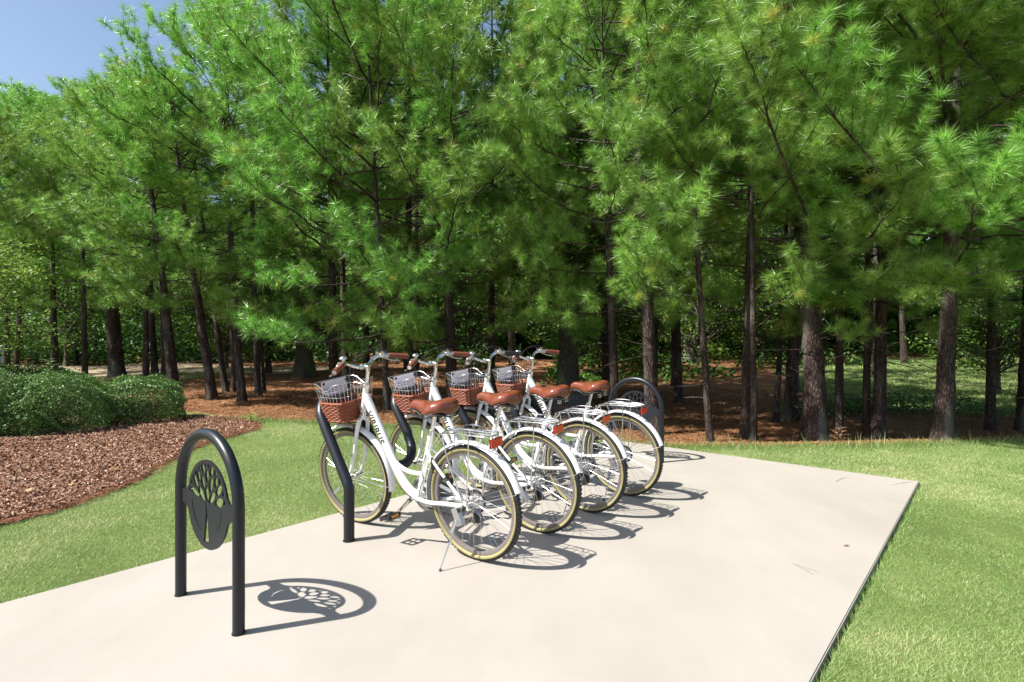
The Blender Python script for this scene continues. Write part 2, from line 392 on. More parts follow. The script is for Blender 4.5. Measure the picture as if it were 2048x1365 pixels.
tag(go, 'short mown green lawn grass with straw coloured patches around the slab', 'grass', kind='stuff')
# taller uncut fringe along the lip and the slab edges
n = 26000; t = rs.uniform(0, 1, n); fx = -4.5+t*16; fy = lip_y(fx)-.05+rs.normal(0, .10, n)
hh = rs.uniform(.03, .09, n)*(1+1.2*(rs.uniform(0, 1, n) > .96)); go = blades('grass_fringe', fx, fy, terrain(fx, fy)+.01, hh, np.full(n, .007), np.clip(rs.normal(.4, .25, n), 0, 1), 'grass_blade', .7)
tag(go, 'longer ragged grass along the edge where lawn meets pine straw', 'grass', kind='stuff')
n = 9000; t = rs.uniform(0, 9.5, n); off = GAP+rs.uniform(-.018, .05, n)
fx = CORNER[0]-VX*t+UX*off; fy = CORNER[1]-VY*t+UY*off
n2 = 5200; t2 = rs.uniform(0, 9.5, n2); fx2 = B0[0]-VX*t2-UX*rs.uniform(-.004, .04, n2); fy2 = B0[1]-VY*t2-UY*rs.uniform(-.004, .04, n2)
fx = np.concatenate([fx, fx2]); fy = np.concatenate([fy, fy2]); n = len(fx)
go = blades('edge_grass', fx, fy, np.full(n, -.05), rs.uniform(.03, .062, n), np.full(n, .004), np.clip(rs.normal(.45, .22, n), 0, 1), 'grass_blade', .8)
tag(go, 'grass blades leaning over the edges of the concrete slab', 'grass', kind='stuff')
# far left lawn and right meadow
def far_blades(name, poly, n, h, wd, label):
    poly = np.array(poly); lo, hi = poly.min(0), poly.max(0); xx = rs.uniform(lo[0], hi[0], n); yy = rs.uniform(lo[1], hi[1], n)
    k = in_poly(xx, yy, poly) & seen(xx, yy); xx, yy = xx[k], yy[k]
    tt = np.clip(vnoise(xx, yy, .8)*.7+rs.normal(.1, .2, len(xx)), 0, 1)
    tag(blades(name, xx, yy, terrain(xx, yy), rs.uniform(.5, 1.3, len(xx))*h, np.full(len(xx), wd), tt, 'grass_blade', .8), label, 'grass', kind='stuff')
far_blades('far_grass', [(-14, 12.5), (-9, 10.5), (-9.5, 18.8), (-24, 19.5), (-24, 12)], 60000, .06, .02, 'sunlit grass strip behind the clipped bushes on the left')
far_blades('meadow_grass', [(8, 14.5), (11, 12), (20, 11), (30, 14), (30, 28), (20, 28), (11, 24)], 80000, .10, .03, 'bright grass clearing seen between the right hand trunks')

def flakes(name, x, y, z, ln, wd, tint, mat, tilt=.5, thick=None):
    """small bent quads lying about"""
    n = len(x); a = rs.uniform(0, 2*PI, n); D = np.stack([np.cos(a), np.sin(a), rs.normal(0, tilt, n)], 1); D /= np.linalg.norm(D, axis=1)[:, None]
    S = np.stack([-np.sin(a), np.cos(a), rs.normal(0, tilt, n)], 1); S /= np.linalg.norm(S, axis=1)[:, None]
    P = np.stack([x, y, z], 1); D = D*ln[:, None]/2; S = S*wd[:, None]/2
    V = np.empty((n*4, 3)); V[0::4] = P-D-S; V[1::4] = P+D-S*.7; V[2::4] = P+D*.9+S; V[3::4] = P-D*.9+S*.8
    return link(name, raw_mesh(name, V, np.arange(n*4).reshape(n, 4), mat, tint))
n = 230000; yy = 3+(9.6-3)*rs.uniform(0, 1, n)**1.1; xx = -yy*.98-.2+rs.uniform(0, 1, n)*(yy*.98-3.2)
k = in_poly(xx, yy, wob(mulch, .12, .1, 3)) & (xx > -yy*.98); xx, yy = xx[k], yy[k]; n = len(xx)
tag(flakes('mulch_chips', xx, yy, terrain(xx, yy)+.045+rs.uniform(0, .025, n), rs.uniform(.010, .055, n)*(1+.6*(rs.uniform(0, 1, n) > .96)), rs.uniform(.005, .016, n), np.clip(rs.normal(.50, .29, n), 0, 1), 'chip', .45),
    'red brown bark mulch chips covering the planting bed', 'mulch', kind='stuff')
n = 900; t = rs.uniform(0, 1, n); i = (t*8).astype(int); mp = np.array(mulch); fr = rs.uniform(0, 1, n)
px_ = mp[i, 0]*(1-fr)+mp[i+1, 0]*fr; py_ = mp[i, 1]*(1-fr)+mp[i+1, 1]*fr
n = 12000; i = rs.randint(0, 8, n); fr = rs.uniform(0, 1, n)
px_ = mp[i, 0]*(1-fr)+mp[i+1, 0]*fr+rs.normal(-.04, .06, n); py_ = mp[i, 1]*(1-fr)+mp[i+1, 1]*fr+rs.normal(0, .06, n)
tag(flakes('bed_edge_straw', px_, py_, terrain(px_, py_)+.05+rs.uniform(0, .015, n), rs.uniform(.04, .1, n), np.full(n, .003), rs.uniform(.4, 1, n), 'straw_piece', .15),
    'fine orange pine needles strewn along the edge of the mulch bed', 'pine needles', kind='stuff')
n = 110000; yy = 6.6+(17-6.6)*rs.uniform(0, 1, n)**1.3; xx = rs.uniform(-1, 1, n)*yy*.97
k = (yy > lip_y(xx)-.02) & ~in_poly(xx, yy, mulch_w) & ~in_poly(xx, yy, LAWN); xx, yy = xx[k], yy[k]; n = len(xx)
tag(flakes('pine_straw', xx, yy, terrain(xx, yy)+.008+rs.uniform(0, .02, n), rs.uniform(.06, .16, n), .004+.0007*yy, np.clip(rs.normal(.5, .25, n), 0, 1), 'straw_piece', .18),
    'red brown fallen pine straw covering the floor under the pines', 'pine straw', kind='stuff')

# ------------------------------------------------------------------ pines
def tube_np(paths, radii, sides):
    """paths (n,k,3), radii (n,k) -> verts, quads"""
    n, k, _ = paths.shape; T = np.gradient(paths, axis=1); T /= np.linalg.norm(T, axis=2)[..., None]+1e-9
    up = np.where(np.abs(T[..., 2:3]) > .85, np.array([1., 0, 0]), np.array([0, 0, 1.])); A = np.cross(T, up); A /= np.linalg.norm(A, axis=2)[..., None]+1e-9; B = np.cross(T, A)
    an = np.arange(sides)*2*PI/sides
    V = paths[:, :, None, :]+radii[:, :, None, None]*(A[:, :, None, :]*np.cos(an)[None, None, :, None]+B[:, :, None, :]*np.sin(an)[None, None, :, None])
    idx = np.arange(n*k*sides).reshape(n, k, sides); nx_ = np.roll(idx, -1, axis=2)
    F = np.stack([idx[:, :-1], nx_[:, :-1], nx_[:, 1:], idx[:, 1:]], -1).reshape(-1, 4)
    return V.reshape(-1, 3), F
def trunk_mesh(r, name, H, r0, wig=.05, mat='pine_bark', flare=.35, sides=22, rings=70):
    t = np.linspace(0, 1, rings)**1.15; z = t*H-.15*(1-t)
    px = wig*H*.1*(np.sin(t*4.2+r.uniform(0, 6))-math.sin(0))*t; py = wig*H*.1*np.sin(t*3.6+r.uniform(0, 6))*t
    rad = r0*(1-.93*t**.9)+r0*flare*np.exp(-z.clip(0)/(.22))
    V, F = tube_np(np.stack([px, py, z], 1)[None], rad[None], sides)
    ax = np.repeat(np.stack([px, py, z], 1), sides, axis=0); d = V-ax
    a = np.arctan2(d[:, 1], d[:, 0]); k = 1+.05*np.sin(a*5+z.repeat(sides)*3)+.045*(vnoise(a*4, V[:, 2]*5, 1.5, 2)-.5)*2+.03*rs.normal(0, 1, len(V))
    V = ax+d*k[:, None]
    return raw_mesh(name, V, F, mat, smooth=True), np.stack([px, py, z], 1)
def pine(seed, H, cb, L0, r0, needles, nw, nlen=.2, whorl=.36, per=5, droop=0., toward=None, dens=1., toward_k=.22):
    """meshes of one loblolly-like pine: trunk, limbs, needle crown"""
    r = np.random.RandomState(seed); tm, axis = trunk_mesh(r, 'trunk', H, r0)
    def trunk_at(z): return np.array([np.interp(z, axis[:, 2], axis[:, 0]), np.interp(z, axis[:, 2], axis[:, 1]), z])
    paths, rads, tp, td, tw = [], [], [], [], []
    z = cb; az0 = r.uniform(0, 6)
    while z < H-.25:
        f = (z-cb)/(H-cb); m = per if f < .85 else max(3, per-1)
        for q in range(m):
            az = az0+q*2*PI/m+r.normal(0, .28); prof = (.78+.4*math.sin(min(1, f*2.2)*PI/2)) if f < .45 else 1.18*(1-((f-.45)/.57)**1.5)
            L = L0*max(.14, prof)*r.uniform(.72, 1.12)
            if toward is not None:
                c = math.cos(az-toward); L *= 1+(toward_k*(1-f*.8))*max(0, c)
            el = math.radians(-6+droop+42*f**.9+r.normal(0, 6)); k = 9; s = np.linspace(0, 1, k)
            el_s = el+s*math.radians(24+8*r.normal()); azs = az+s*r.normal(0, .22)
            seg = np.stack([np.cos(azs)*np.cos(el_s), np.sin(azs)*np.cos(el_s), np.sin(el_s)], 1)*L/(k-1)
            p = trunk_at(z+r.uniform(-.12, .12))+np.concatenate([np.zeros((1, 3)), np.cumsum(seg[1:], 0)]); p[1:-1] += r.normal(0, .02*L, (k-2, 3))*.4
            paths.append(p); rr = max(.010, .016*L/2.2+.004)*(1-.8*s); rads.append(rr)
            # side shoots
            ns = int((2.5+2.6*L)*dens); fs = np.linspace(.48 if L > 1.2 else .3, .98, ns)+r.normal(0, .02, ns)
            for i, ff in enumerate(np.clip(fs, .15, .99)):
                base = np.array([np.interp(ff, s, p[:, c]) for c in range(3)]); d = p[min(k-1, int(ff*(k-1))+1)]-p[max(0, int(ff*(k-1))-1)]; d /= np.linalg.norm(d)
                side = np.cross(d, [0, 0, 1.]); side /= np.linalg.norm(side)+1e-9; upv = np.cross(side, d)
                ang = r.choice([-1, 1])*r.uniform(.45, 1.15); th = r.normal(.25, .55)
                sd = d*math.cos(ang)+(side*math.sin(ang)*math.cos(th)+upv*abs(math.sin(ang))*math.sin(th)); sd[2] += .28; sd /= np.linalg.norm(sd)
                sl_ = L*r.uniform(.12, .30)*(1.15-.55*ff)+.10; kk = 5; ss = np.linspace(0, 1, kk)
                sp = base+np.outer(ss, sd)*sl_; sp[:, 2] += .22*sl_*ss**2
                if L > .9: paths.append(np.concatenate([sp, np.repeat(sp[-1:], 4, 0)+np.linspace(0, .001, 4)[:, None]])); rads.append(np.concatenate([.006*(1-.6*ss), np.full(4, .0015)]))
                e = sp[-1]-sp[-2]; e /= np.linalg.norm(e)
                nt_ = 1+int(sl_/.17)
                for u in range(nt_):
                    fu = 1-u/nt_*.85; pt = np.array([np.interp(fu, ss, sp[:, c]) for c in range(3)]); dd = e+r.normal(0, .32 if u else .1, 3); dd[2] += .12
                    tp.append(pt+(r.normal(0, .03, 3) if u else 0)); td.append(dd/np.linalg.norm(dd)); tw.append(1. if u == 0 else .82)
            for u in range(3):
                tp.append(p[-1]-(p[-1]-p[-2])*u*.5); dd = (p[-1]-p[-2]); dd /= np.linalg.norm(dd); dd = dd+r.normal(0, .25 if u else .05, 3); td.append(dd/np.linalg.norm(dd)); tw.append(1.1 if u == 0 else .85)
        z += whorl*r.uniform(.75, 1.25)*(1-.35*f); az0 += 1.1
    tp.append(trunk_at(H)+np.array([0, 0, .0])); td.append(np.array([0, 0, 1.])); tw.append(1.2)
    # dead snags under the crown
    zz = .9
    while zz < cb:
        az = r.uniform(0, 2*PI); L = r.uniform(.25, 1.1); s = np.linspace(0, 1, 9); el = r.normal(0, .2)
        p = trunk_at(zz)+np.outer(s*L, [math.cos(az)*math.cos(el), math.sin(az)*math.cos(el), math.sin(el)]); p += np.outer(s**2, r.normal(0, .12, 3)); paths.append(p); rads.append(.009*(1-.75*s)+.002)
        zz += r.uniform(.18, .5)
    P = np.array(paths); R_ = np.array(rads); V, F = tube_np(P, R_, 5); bmsh = raw_mesh('limbs', V, F, 'pine_bark', smooth=True)
    tp, td, tw = np.array(tp), np.array(td), np.array(tw); nt2 = len(tp)
    base = np.repeat(tp, needles, 0); ax = np.repeat(td, needles, 0); sc_ = np.repeat(tw, needles)
    n = len(base); base = base-ax*(r.uniform(0, 1, n)**1.5*.10*sc_)[:, None]
    rnd = r.normal(0, 1, (n, 3)); rnd -= ax*(rnd*ax).sum(1)[:, None]; rnd /= np.linalg.norm(rnd, axis=1)[:, None]
    th = np.radians(12+78*r.uniform(0, 1, n)**.85); dr = ax*np.cos(th)[:, None]+rnd*np.sin(th)[:, None]; dr[:, 2] -= .10
    ln = nlen*sc_*r.uniform(.7, 1.15, n); sd = np.cross(dr, r.normal(0, 1, (n, 3))); sd /= np.linalg.norm(sd, axis=1)[:, None]
    V = np.empty((n*3, 3)); V[0::3] = base-sd*nw/2; V[1::3] = base+sd*nw/2; V[2::3] = base+dr*ln[:, None]
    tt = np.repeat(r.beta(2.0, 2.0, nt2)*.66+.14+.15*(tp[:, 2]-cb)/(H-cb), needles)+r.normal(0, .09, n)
    yel = np.repeat(r.uniform(0, 1, nt2) > .985, needles); tt = np.where(yel, .93+.07*r.uniform(0, 1, n), np.minimum(tt, .93))
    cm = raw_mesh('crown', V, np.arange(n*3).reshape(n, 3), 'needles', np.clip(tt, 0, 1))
    return tm, bmsh, cm
PV = {
 'nearA': pine(1, 10.5, 3.0, 3.1, .20, 150, .0044, .235, per=4, droop=0, toward=-PI/2, whorl=.66, dens=1.75, toward_k=.55),
 'nearB': pine(2, 10.0, 2.6, 2.3, .15, 110, .0046, .215, per=4, droop=-6, toward=-PI/2, whorl=.64, dens=1.6, toward_k=.4),
 'lowA': pine(9, 10.5, 1.55, 2.2, .15, 64, .0062, .21, per=4, droop=-4, toward=-PI/2, whorl=.62, dens=1.75, toward_k=.5),
 'midA': pine(3, 10.5, 2.4, 2.2, .15, 54, .0066, .21, per=4, droop=-6, toward=-PI/2, whorl=.68, dens=1.6),
 'midB': pine(4, 11.0, 3.1, 2.2, .17, 50, .0070, .21, per=4, droop=-4, whorl=.70, dens=1.6),
 'highA': pine(12, 10.3, 4.0, 2.7, .19, 46, .0085, .21, per=5, droop=-6, whorl=.62, dens=1.6),
 'midC': pine(5, 10.0, 3.2, 2.4, .19, 46, .0085, .21, per=5, droop=0, whorl=.62, dens=1.6),
 'thin': pine(6, 11.5, 6.0, 1.15, .11, 40, .0075, .19, per=3, droop=0, whorl=.7, dens=1.2),
 'far': pine(8, 13.0, 4.8, 2.4, .19, 20, .014, .22, per=4, droop=0, whorl=.75, dens=1.4),
}
pass; 0 and print('pine tris', {k: (len(v[1].polygons)*2, len(v[2].polygons)) for k, v in PV.items()})
proto = {}
R0 = dict(highA=.19, lowA=.15, nearA=.20, nearB=.15, midA=.15, midB=.17, midC=.19, thin=.11, far=.19); HH = dict(highA=10.3, lowA=10.5, nearA=10.5, nearB=10., midA=10.5, midB=11., midC=10., thin=11.5, far=13.)
def skyline(px): return float(np.interp(px, [-400, 0, 110, 190, 250, 330], [175, 165, 140, 85, 55, -400]))
def put_pine(kind, x, y, lean, az, sc, rz, label, group='pines', hs=1., width=None):
    """lean = tilt in degrees towards azimuth az; hs scales height"""
    root = empty('pine_tree', (x, y, float(terrain(x, y))-.02))
    root.rotation_euler = (Matrix.Rotation(math.radians(lean), 3, Vector((-math.sin(az), math.cos(az), 0))) @ Matrix.Rotation(rz, 3, 'Z')).to_euler()
    tx = x+math.sin(math.radians(lean))*math.cos(az)*9; hmax = (EYE+(HY-skyline(CX+(tx-1.5)/y*FOC))*y/FOC+.06)*.945
    if HH[kind]*sc*hs > hmax: hs = hmax/(HH[kind]*sc); sc *= max(.72, hs)**.5; hs = hmax/(HH[kind]*sc)
    root.scale = (sc, sc, sc*hs)
    tk = width*y/(2*FOC)/(R0[kind]*sc*1.02) if width else .62
    tag(root, label, 'pine tree', group)
    t, b, c = PV[kind]
    if kind not in proto:
        proto[kind] = [link('trunk', t, root), link('branches', b, root), link('crown', c, root)]; proto[kind][1]['kind'] = 'stuff'; q3 = proto[kind]
    else:
        q3 = []
        for s in proto[kind]:
            q = s.copy(); C.objects.link(q); q.parent = root; q3.append(q)
    q3[0].scale = (tk, tk, 1)
    return root
# (kind, base px, base py, lean deg, lean azimuth deg, scale, rz deg, label)
L_, R_ = 180, 0
PINES = [
 ('highA', 235, 757, 4.5, L_, 1.0, 0, 'tall pine with bare lower trunk standing behind the rounded bush on the left'),
 ('midB', 310, 752, 3, L_, .85, 40, 'slim pine just right of the bare trunk above the small bush'),
 ('midC', 350, 800, 6, L_, .86, 80, 'leaning pine whose foot meets the right end of the small rounded bush'),
 ('midB', 333, 752, 3, L_, .80, 130, 'slim pine half hidden behind the leaning trunk at the bush end'),
 ('midB', 425, 800, 8, L_, .92, 190, 'strongly leaning pine on the pine straw between bush and first bicycle'),
 ('thin', 452, 785, 8, L_, .86, 10, 'thin leaning pine just behind the strongly leaning one'),
 ('midC', 484, 803, 4, L_, .80, 230, 'pine with dark foot at the front left of the straw clearing'),
 ('thin', 470, 785, 2, L_, .9, 100, 'thin pine right behind the one with the dark foot'),
 ('thin', 517, 793, 2, L_, .95, 60, 'thinner of the close pair of upright pines left of the buttressed oak'),
 ('thin', 527, 783, 3, L_, .8, 200, 'faintest slim pine touching the close pair left of the buttressed oak'),
 ('lowA', 668, 792, 1, L_, 1.0, 0, 'pine rising behind the grip end of the nearest bicycle'),
 ('midB', 693, 778, 2, L_, 1.0, 20, 'pine behind the basket of the nearest bicycle'),
 ('thin', 735, 790, 2, L_, 1.0, 70, 'thin pine behind the handlebar stem of the nearest bicycle'),
 ('lowA', 775, 822, 3, L_, .95, -25, 'dark slim pine between the handlebars of the two nearest bicycles'),
 ('lowA', 905, 822, 2, L_, 1.0, 15, 'red brown pine between second and third bicycle baskets'),
 ('lowA', 1213, 800, 1.5, L_, 1.1, 10, 'left trunk of the twin pines behind the farthest saddle'),
 ('nearB', 1232, 858, 2, L_, .86, 170, 'right trunk of the twin pines behind the farthest saddle'),
 ('nearB', 1305, 870, 2, L_, 1.0, 20, 'pine standing inside the outline of the far black arch rack'),
 ('thin', 1357, 804, 1, L_, 1.0, 140, 'pale green footed tree right of the far arch rack'),
 ('thin', 1421, 886, 4, L_, .85, 30, 'slender tilted pine alone between arch rack and twin trunks'),
 ('nearB', 1490, 876, 1.5, R_, .86, 120, 'left trunk of the pair of pines at the lawn edge'),
 ('thin', 1508, 889, .5, L_, .85, 290, 'right thinner trunk of the pair of pines at the lawn edge'),
 ('thin', 1552, 846, 3, R_, .8, 80, 'thin crooked trunk set back between the pair and the thickest pine'),
 ('nearA', 1630, 887, 1.2, L_, 1.0, 0, 'thickest pine with rough furrowed bark at the lawn edge'),
 ('thin', 1677, 877, .5, R_, 1.05, 200, 'slim pine immediately right of the thickest trunk'),
 ('midA', 1732, 882, .6, R_, .75, 30, 'left trunk of the close pair of straight pines right of centre'),
 ('nearB', 1757, 884, 1.4, R_, 1.0, 60, 'right stouter trunk of the close pair of straight pines'),
 ('nearA', 1886, 884, 2.5, R_, .88, -25, 'dark straight pine leaning slightly right near the right edge of the lawn'),
 ('thin', 1980, 861, .8, R_, 1.0, 160, 'slim pine set back near the right margin'),
 ('nearA', 2125, 893, 2, L_, .95, 60, 'pine just outside the right margin whose boughs reach into the upper right corner'),
 ('midC', 2046, 862, 2, R_, .75, 300, 'pine cut off by the right margin'),
]
WID = {235: 30, 310: 13, 350: 24, 333: 17, 425: 21, 452: 13, 484: 17, 470: 12, 517: 13, 527: 9, 668: 19, 693: 15, 735: 12, 775: 14, 905: 25, 1213: 18, 1232: 21, 1305: 31, 1357: 17, 1421: 15, 1490: 20, 1508: 14, 1552: 12, 1630: 48, 1677: 18, 1732: 16, 1757: 26, 1886: 37, 1980: 18, 2046: 26}
for i, (kd, px, py, ln, az, sc, rz, lab) in enumerate(PINES):
    x, y = at(px, py); put_pine(kd, x, y, ln, math.radians(az), sc, math.radians(rz) if not kd.startswith('near') else math.radians(rz-10 if rz < 90 else 30 if px < 1740 else -20), lab, 'pines along the edge of the grove', width=WID.get(px, 20))
# further pines deeper in the grove
DEEP_ALL = [(-15.5, 15.5, 'midC', .95), (-17.5, 20, 'far', .8), (-13.2, 21.5, 'far', .78), (-10.2, 15.8, 'midB', .9), (-8.6, 20, 'far', .85), (-5.6, 16.5, 'midB', 1.05), (-3.2, 19, 'far', .95), (-2.6, 14.2, 'midC', 1.1),
 (-.6, 16.5, 'midB', 1.15), (1.2, 20.5, 'far', 1), (3.6, 14.6, 'midC', 1.1), (5.2, 18, 'far', 1.), (.4, 12.2, 'midA', 1.0), (2.6, 10.6, 'midA', 1.05), (5.6, 11.4, 'midC', 1.1), (8.2, 10.2, 'midB', 1.1), (9.8, 13.8, 'far', .95),
 (12.8, 12.6, 'midC', 1.1), (8.6, 17.2, 'far', 1.), (13.5, 21, 'far', 1.1), (-20, 26, 'far', .8), (-6.4, 25, 'far', 1.1), (6.5, 25, 'far', 1.2), (18, 26, 'far', 1.2), (9.2, 8.8, 'midA', 1.1), (-11.5, 27, 'far', .95), (0, 27, 'far', 1.2)]
DEEP = [d for i_, d in enumerate(DEEP_ALL) if i_ not in (5, 9, 12, 13, 15, 16, 17, 22)]+[(-14.2, 17.6, 'midC', .95), (-16.6, 18.6, 'midC', .95), (-12.9, 13.6, 'midC', .84), (-11.6, 15.4, 'midB', .8)]
ANCH = [(0, 'just outside the left margin'), (110, 'above the largest bush'), (215, 'above the gap between the bushes'), (330, 'above the small right bush'), (440, 'above the mulch tip'), (560, 'left of the first basket'), (690, 'above the first basket'), (790, 'right of the first handlebar'), (880, 'above the second handlebar'), (980, 'above the third basket'),
 (1080, 'above the fourth basket'), (1190, 'above the farthest saddle'), (1300, 'above the far arch rack'), (1430, 'right of the far arch rack'), (1560, 'left of the thickest trunk'), (1700, 'right of the thickest trunk'), (1830, 'above the far slab corner'), (1950, 'right of the slab corner'), (2048, 'at the right margin'), (9999, 'outside the right margin')]
USED = set()
def where(x, y, kind):
    px = CX+x/y*FOC; a = next(w_ for lim, w_ in ANCH if px <= lim)
    for dep in (['nearest', 'near', 'set back', 'far', 'farther', 'farthest'] if y < 16 else ['set back', 'far', 'farther', 'farthest', 'rearmost'] if y < 23 else ['far', 'farther', 'farthest', 'rearmost', 'hindmost']):
        l = '%s %s in the grove %s' % (dep, kind, a)
        if l not in USED: break
    USED.add(l); return l
for i, (x, y, kd, sc) in enumerate(DEEP):
    put_pine(kd, x, y, random.uniform(0, 3), random.uniform(0, 6), sc, i*1.7, where(x, y, 'pine'), 'pines deep in the grove')

# ------------------------------------------------------------------ hardwoods, understorey, bushes
def leaf_quads(P, size, r, upbias=.5, aspect=.6):
    n = len(P); nr = r.normal(0, 1, (n, 3)); nr[:, 2] = np.abs(nr[:, 2])+upbias; nr /= np.linalg.norm(nr, axis=1)[:, None]
    a = np.cross(nr, r.normal(0, 1, (n, 3))); a /= np.linalg.norm(a, axis=1)[:, None]; b = np.cross(nr, a); s = size*r.uniform(.6, 1.3, n)[:, None]
    V = np.empty((n*4, 3)); V[0::4] = P-a*s*.5; V[1::4] = P-b*s*aspect*.5; V[2::4] = P+a*s*.5; V[3::4] = P+b*s*aspect*.5
    return V, np.arange(n*4).reshape(n, 4)
def hardwood(seed, H, cb, R0, r0, nleaf, lsize, mat='broadleaf', nclump=70, thin=False):
    r = np.random.RandomState(seed); tm, axis = trunk_mesh(r, 'trunk', H*.9, r0, wig=.12, mat='hardwood_bark', flare=.6)
    ctr, paths, rads = [], [], []
    for i in range(nclump):
        z = cb+(H-cb)*r.uniform(0, 1)**.9; f = (z-cb)/(H-cb); rr = R0*math.sqrt(max(.06, 1-(2*f-.85)**2*.62))*r.uniform(.35, 1.05); az = r.uniform(0, 2*PI)
        c = np.array([math.cos(az)*rr, math.sin(az)*rr, z]); ctr.append(c); z0 = max(.6, z-rr*.6)
        z0 = min(z0, H*.8); b = np.array([np.interp(z0, axis[:, 2], axis[:, 0]), np.interp(z0, axis[:, 2], axis[:, 1]), z0]); s = np.linspace(0, 1, 7)
        p = b+np.outer(s, c-b); p[:, 2] += np.sin(s*PI)*.12*rr; p[1:-1] += r.normal(0, .04*rr, (5, 3)); paths.append(p); rads.append(.03*rr/2*(1-.8*s)+.004)
    V, F = tube_np(np.array(paths), np.array(rads), 5); lm = raw_mesh('limbs', V, F, 'hardwood_bark', smooth=True)
    ctr = np.array(ctr); k = r.randint(0, nclump, nleaf); cs = R0*.26*r.uniform(.7, 1.3, nclump)
    d = r.normal(0, 1, (nleaf, 3)); d /= np.linalg.norm(d, axis=1)[:, None]; P = ctr[k]+d*(cs[k]*r.uniform(.2, 1.1, nleaf))[:, None]*np.array([1, 1, .55])
    V, F = leaf_quads(P, lsize, r, .7); tt = np.clip(np.repeat(r.uniform(.1, .9, nclump), 1)[k]*.6+r.normal(.2, .15, nleaf), 0, 1)
    return tm, lm, raw_mesh('crown', V, F, mat, tt)
HV = {
 'under': hardwood(21, 4.6, .8, 1.9, .06, 7500, .11, nclump=90),
 'tall': hardwood(22, 12.5, 2.2, 3.2, .20, 12000, .19, nclump=130),
 'tall2': hardwood(23, 14.0, 3.5, 3.6, .24, 12000, .21, nclump=120),
 'yellow': hardwood(24, 3.6, 1.2, 1.9, .035, 10000, .075, mat='yellowleaf', nclump=60),
}
protoh = {}
def put_hard(kind, x, y, sc, rz, label, name='broadleaf_tree', group='broadleaf trees behind the pines', cat='tree'):
    root = empty(name, (x, y, float(terrain(x, y))-.02), rz); root.scale = (sc, sc, sc); tag(root, label, cat, group)
    if kind not in protoh: protoh[kind] = [link(n_, m_, root) for n_, m_ in zip(('trunk', 'branches', 'crown'), HV[kind])]
    else:
        for s in protoh[kind]: q = s.copy(); C.objects.link(q); q.parent = root
    return root
x, y = -9.3, 9.3; put_hard('yellow', x, y, .80, .4, 'small tree with pale yellow green leaves reaching in from the left edge', 'young_tree', 'young trees', 'tree')
HARD = [(-18.5, 23.5, 'under', 1.3), (-14.5, 26, 'under', 1.5), (-11.5, 22.8, 'under', 1.2), (-8.2, 18.2, 'under', .95), (-6.8, 22, 'under', 1.2), (-3.9, 22.5, 'under', 1.3), (-1.6, 21, 'under', 1.0), (2.6, 23, 'under', 1.3), (34, 14.2, 'under', .9),
 (7.2, 22, 'under', 1.2), (31, 19.4, 'under', 1.1), (13.2, 15.4, 'under', 1.0), (15.5, 13.6, 'under', 1.15), (19, 20, 'under', 1.4), (11.5, 26, 'under', 1.4), (4, 24.5, 'under', 1.0), (-10, 29, 'tall', .8), (-20, 31, 'tall', .7), (-26, 30, 'tall', .7), (-15, 33, 'tall2', .72), (-5, 31, 'tall', .95),
 (0, 32, 'tall2', 1.0), (5, 30, 'tall', 1.0), (10, 32, 'tall2', 1.1), (15, 30, 'tall', 1.2), (20, 32, 'tall2', 1.2), (26, 30, 'tall', 1.3), (24, 22, 'tall', 1.1), (33, 23.5, 'tall', 1.0), (8.4, 27, 'tall2', .95), (-6.9, 18.8, 'tall', .72), (1.45, 14.6, 'tall2', .8), (-24, 24, 'tall', .6), (30, 24, 'tall', 1.2)]
FL = {}
hl = {30: 'old hardwood with a dark flared foot in the straw clearing left of the bicycles', 31: 'thick pale hardwood with spreading roots behind the third and fourth handlebars'}
for i, (x, y, kd, sc) in enumerate(HARD):
    FL[i] = put_hard(kd, x, y, sc, i*2.1, hl.get(i) or where(x, y, 'low leafy hardwood' if kd == 'under' else 'tall hardwood'), cat='tree')
# thick pale lower trunks with roots for the two old hardwoods
def flare_mesh(r0, H, seed):
    t = np.linspace(0, 1, 26); z = t*H-.1; a = np.linspace(0, 2*PI, 28, endpoint=False); V = []
    for zz in z:
        fl = math.exp(-max(zz, 0)/.45); rr = r0*(1-.25*zz/H)*(1+fl*(.45+.6*np.maximum(0, np.sin(a*4+seed)))+.06*np.sin(a*7+zz*2))
        V += [(c*q, s_*q, zz) for c, s_, q in zip(np.cos(a), np.sin(a), rr)]
    idx = np.arange(26*28).reshape(26, 28); nx_ = np.roll(idx, -1, 1); F = np.stack([idx[:-1], nx_[:-1], nx_[1:], idx[1:]], -1).reshape(-1, 4)
    return raw_mesh('root_flare', V, F, 'hardwood_bark', smooth=True)
for o_, r0, H_ in ((FL[30], .24, 3.2), (FL[31], .27, 3.6)):
    q = link('root_flare', flare_mesh(r0, H_, 1 if H_ < 3.4 else 2.4), o_); q.scale = (1/o_.scale[0],)*3
# distant woodland: one mass
r_ = np.random.RandomState(77); n = 90000; xx = r_.uniform(-48, 48, n); yy = r_.uniform(34, 46, n); top = np.where(xx < -12, 9.5, 16)+2.5*np.sin(xx*.7)+1.5*np.sin(xx*1.9)
zz = r_.uniform(0, 1, n)**1.15*top; V, F = leaf_quads(np.stack([xx, yy, zz], 1), .62, r_, .1, .8)
tag(link('distant_woodland', raw_mesh('distant_woodland', V, F, 'broadleaf', np.clip(vnoise(xx, zz, .5)*.8+r_.normal(0, .12, n), 0, 1))), 'dense far woodland closing the view behind the grove', 'woodland', kind='stuff')
